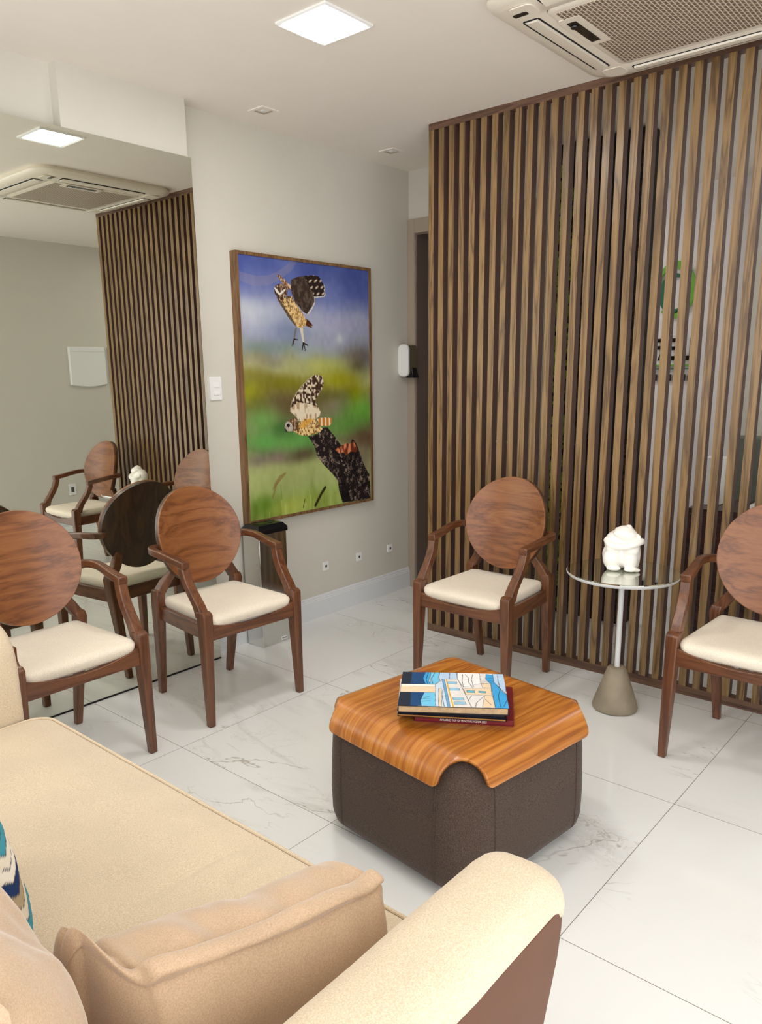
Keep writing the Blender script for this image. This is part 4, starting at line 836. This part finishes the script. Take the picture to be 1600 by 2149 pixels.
def throw_pillow():
    # seam line along the top of the cushion, far corner -> near left corner -> right end: x, y, z, depth of the far bulge
    sp = crom([(0.422, 0.915, 0.698), (0.430, 0.872, 0.688), (0.452, 0.818, 0.668), (0.478, 0.795, 0.672), (0.580, 0.775, 0.664), (0.690, 0.752, 0.646), (0.790, 0.738, 0.642), (0.850, 0.735, 0.636)], 8)
    n = len(sp); secs = []
    for i, p in enumerate(sp):
        t = i/(n-1); e = min(1, min(t/0.10, (1-t)/0.05)); e = math.sin(max(0.0, e)*PI/2)**0.6; e = 0.25+0.75*e
        th = (0.07+0.16*min(1, max(0, (t-0.22)/0.2)))*(1-0.30*t) if t > 0.2 else 0.05
        zb = 0.462; hh = p.z-zb
        L_ = [(0.060, zb), (-0.002, zb+0.01), (-0.028*e, zb+hh*0.25), (-0.034*e, zb+hh*0.5), (-0.022*e, zb+hh*0.75), (-0.008, p.z-0.022), (-0.0005, p.z-0.015), (-0.011, p.z-0.010), (-0.010, p.z-0.001), (0.004, p.z+0.005), (0.020, p.z+0.004), (0.029, p.z-0.003), (0.031, p.z-0.013), (0.040, p.z-0.010), (0.036+th*0.35, p.z-0.012), (0.036+th*0.65, p.z-0.035), (0.036+th*0.9, p.z-0.08), (0.036+th, p.z-0.13 if p.z-0.13 > zb else zb+0.02), (0.036+th*0.8, zb)]
        row = []
        for j, (dy, z) in enumerate(L_):
            wx = 0.0; wv = ((0.020 if j > 12 else 0.009)*nz(p.x*1.3, j*0.12, 4, 15)+0.006*nz(p.x, j*0.2, 9, 34))*(0.35 if 6 <= j <= 12 else 1.0)*e
            if j in (1, 18, 0): wv = 0
            row.append((p.x, p.y+dy, z+wv + (0.006*math.sin(t*19) if 7 <= j <= 13 else 0)))
        secs.append(row)
    c = Vector((0.62, 0.80, 0.46))
    def shrink(row, k, dx):
        cy_ = sum(r[1] for r in row)/len(row); cz_ = sum(r[2] for r in row)/len(row); return [(r[0]+dx, cy_+(r[1]-cy_)*k, cz_+(r[2]-cz_)*k) for r in row]
    secs = [shrink(secs[0], 0.4, -0.016), shrink(secs[0], 0.8, -0.012)] + secs + [shrink(secs[-1], 0.9, 0.008), shrink(secs[-1], 0.6, 0.016)]
    bm = loft([[Vector(q)-c for q in r] for r in secs]); o = obj('throw_pillow', bm, M['velvet'], None, smooth=True, angle=75); o.location = c
    sb = o.modifiers.new('soft', 'SUBSURF'); sb.levels = 1; sb.render_levels = 2
    tag(o, 'beige velvet throw pillow with a wide flanged edge leaning on the near sofa arm', 'pillow'); return o
throw_pillow()
pillow('back_cushion', 0.48, 0.37, 0.21, M['velvet'], frame4((0.276, 0.948, 0.645), (0.03, 1, 0), (-0.16, 0.03, 0.95)),
       'plump beige velvet cushion at the bottom left corner of the photo', 'cushion', 12, 0.010, 0.014)
# printed cushion: colours at the vertices
pp = pillow('patterned_pillow', 0.42, 0.42, 0.13, M['print_fabric'], frame4((0.425, 1.362, 0.668), (0.10, 1, 0), (-0.20, 0, 0.95)),
            'linen pillow printed with teal, navy and sand zigzags, behind the velvet cushion', 'pillow', 31, 0.0, 0.006, 110)
me = pp.data; at = me.color_attributes.new('paint', 'FLOAT_COLOR', 'POINT'); rnd = random.Random(5); cols = []
for v in me.vertices:
    x, z = v.co.y, v.co.z; a = (z*1.1 + 0.030*abs(((x*22) % 2)-1)*1.4 + 0.02*math.floor(x*9))*34; k = int(math.floor(a)) % 6; fr_ = a-math.floor(a)
    pal = [(232, 224, 206), (74, 152, 170), (226, 216, 196), (176, 158, 128), (40, 60, 104), (240, 234, 222)]
    c = pal[k] if fr_ > 0.12 else (62, 70, 78)
    cols += list(lin(c))
at.data.foreach_set('color', cols)

# ================================================================= reception behind the screen
t = thing('moss_panel', 'black panel edged with green moss, standing behind the slatted screen', 'moss panel', (4.2, 1.935, 0))
obj('board', box(-0.06, 0.06, -0.235, 0.268, 0, 2.64), M['black_matt'], t)
def moss(name, y0, y1, mat, seed, n=420):
    r = random.Random(seed); bm = bmesh.new()
    for k in range(n):
        m = Matrix.Translation((-0.065-r.random()*0.02, y0+(y1-y0)*r.random(), 0.02+2.58*r.random())) @ Matrix.Diagonal((.014+.012*r.random(), .012+.012*r.random(), .014+.012*r.random(), 1)); bmesh.ops.create_icosphere(bm, subdivisions=1, radius=1, matrix=m)
    o = obj(name, bm, mat, t, smooth=True, angle=20); o['kind'] = 'stuff'
moss('moss', 0.175, 0.262, M['moss'], 1); moss('dry_moss', 0.045, 0.095, M['moss_brown'], 2)
moss('dark_moss', -0.225, -0.205, M['moss_brown'], 4, 160)
# sign on the far wall
t = thing('wall_sign', 'green and black sign with a leaf-like emblem on the white wall behind the screen', 'sign', (5.6, 2.13, 1.35))
def sx(y, z): return (-0.02, y-2.13, z-1.35)
def bar(name, y0, y1, z0, z1, mat, sk=0.0):
    bm = loft([[(-0.001, y0-2.13+sk, z0-1.35), (-0.001, y1-2.13+sk, z0-1.35), (-0.001, y1-2.13, z1-1.35), (-0.001, y0-2.13, z1-1.35)], [(-0.02, y0-2.13+sk, z0-1.35), (-0.02, y1-2.13+sk, z0-1.35), (-0.02, y1-2.13, z1-1.35), (-0.02, y0-2.13, z1-1.35)]]); return obj(name, bm, mat, t)
def arcband(name, cy_, cz_, ry, rz_, wd_, a0, a1, mat):
    pts = [(cy_+ry*math.cos(a0+(a1-a0)*k/28), cz_+rz_*math.sin(a0+(a1-a0)*k/28)) for k in range(29)]; secs = []
    for k, (y, z) in enumerate(pts):
        a = a0+(a1-a0)*k/28; n_ = Vector((math.cos(a), math.sin(a))); w2 = wd_*math.sin(PI*(k+2)/32)
        secs.append([(x, y+n_.x*q*w2/2-2.13, z+n_.y*q*w2/2-1.35) for x, q in ((-0.001, -1), (-0.001, 1), (-0.02, 1), (-0.02, -1))])
    return obj(name, loft(secs), mat, t)
arcband('light_green_loop', 2.07, 1.97, 0.12, 0.17, 0.06, 0.3, 2*PI-0.9, M['green'])
arcband('dark_green_loop', 2.06, 1.95, 0.085, 0.12, 0.05, -2.4, 2.2, M['green_dark'])
for args in ((2.30, 2.36, 1.685, 1.73, 0), (2.30, 2.345, 1.50, 1.66, 0.0), (2.21, 2.24, 1.50, 1.645, 0.03), (2.12, 2.16, 1.625, 1.65, 0), (2.12, 2.16, 1.575, 1.60, 0), (2.10, 2.13, 1.50, 1.56, 0.02), (2.01, 2.06, 1.625, 1.65, 0), (2.01, 2.06, 1.57, 1.595, 0), (2.01, 2.06, 1.50, 1.53, 0), (1.905, 1.93, 1.50, 1.65, 0), (1.93, 1.97, 1.50, 1.53, 0)):
    bar('letter', *args[:4], M['black'], args[4])
bar('green_rule', 1.89, 2.36, 1.462, 1.472, M['green']); bar('green_rule', 1.89, 2.36, 1.440, 1.446, M['green_dark'])
for k in range(9): bar('small_letter', 1.90+0.05*k, 1.93+0.05*k, 1.36, 1.405, M['black'])
# grey side wall beyond and furniture
struct(obj('wall_side', box(5.4, 5.599, -0.974, 1.56, 0, H), M['wall']))
t = thing('reception_desk', 'dark wood reception desk with white top behind the slatted screen', 'desk', (4.5, 0.95, 0))
obj('body', box(-0.22, 0.22, -0.45, 0.48, 0, 0.70), M['desk'], t, bevel=0.004)
for k in range(3): obj('drawer', box(-0.232, -0.221, 0.16, 0.46, 0.06+0.21*k, 0.25+0.21*k), M['desk'], t, bevel=0.003)
obj('worktop', box(-0.28, 0.28, -0.48, 0.18, 0.70, 0.735), M['white'], t, bevel=0.003)
t = thing('leaflet_holder', 'white stack of papers leaning on the reception desk behind the slats', 'papers', (4.42, 1.37, 0.70))
obj('papers', loft([[(0, -0.06, 0.001), (0.10, -0.06, 0.001), (0.10, 0.05, 0.001), (0, 0.05, 0.001)], [(0.05, -0.06, 0.26), (0.14, -0.06, 0.26), (0.14, 0.05, 0.26), (0.05, 0.05, 0.26)]]), M['white'], t, bevel=0.003)
t = thing('computer_monitor', 'black computer monitor on the reception desk behind the screen', 'monitor', (4.5, 0.99, 0.735))
obj('screen', box(-0.015, 0.015, -0.22, 0.12, 0.06, 0.34), M['black'], t, bevel=0.004); obj('stand', box(-0.06, 0.06, -0.10, 0.02, 0.0, 0.06), M['black'], t, bevel=0.004)
t = thing('office_chair', 'grey office chair behind the reception desk, glimpsed between slats', 'office chair', (4.98, 1.30, 0))
def rb(hx_, hy_, z, r=0.04, dx=0): return [(a+dx, b, z) for a, b in rrect(hx_, hy_, r, 4)]
obj('seat', loft([rb(0.22, 0.22, 0.44), rb(0.235, 0.235, 0.46), rb(0.23, 0.23, 0.50)]), M['grey_chair'], t, smooth=True, angle=50)
obj('backrest', loft([[(x+0.20+0.05*(z-0.5), y, z) for x, y in ((-0.03, -0.2), (0.03, -0.2), (0.03, 0.2), (-0.03, 0.2))] for z in (0.56, 0.8, 1.03)]), M['grey_chair'], t, bevel=0.02, seg=3)
obj('column', lathe([(0.03, 0.08), (0.03, 0.44)], 16), M['black'], t, smooth=True)
for k in range(5):
    a = 2*PI*k/5; obj('leg', tube([(0, 0, 0.10), (0.26*math.cos(a), 0.26*math.sin(a), 0.065)], 0.018, 8), M['black'], t, smooth=True)
    bm = tube([(0.26*math.cos(a)-0.012, 0.26*math.sin(a), 0.0285), (0.26*math.cos(a)+0.012, 0.26*math.sin(a), 0.0285)], 0.028, 12); obj('caster', bm, M['black'], t, smooth=True)
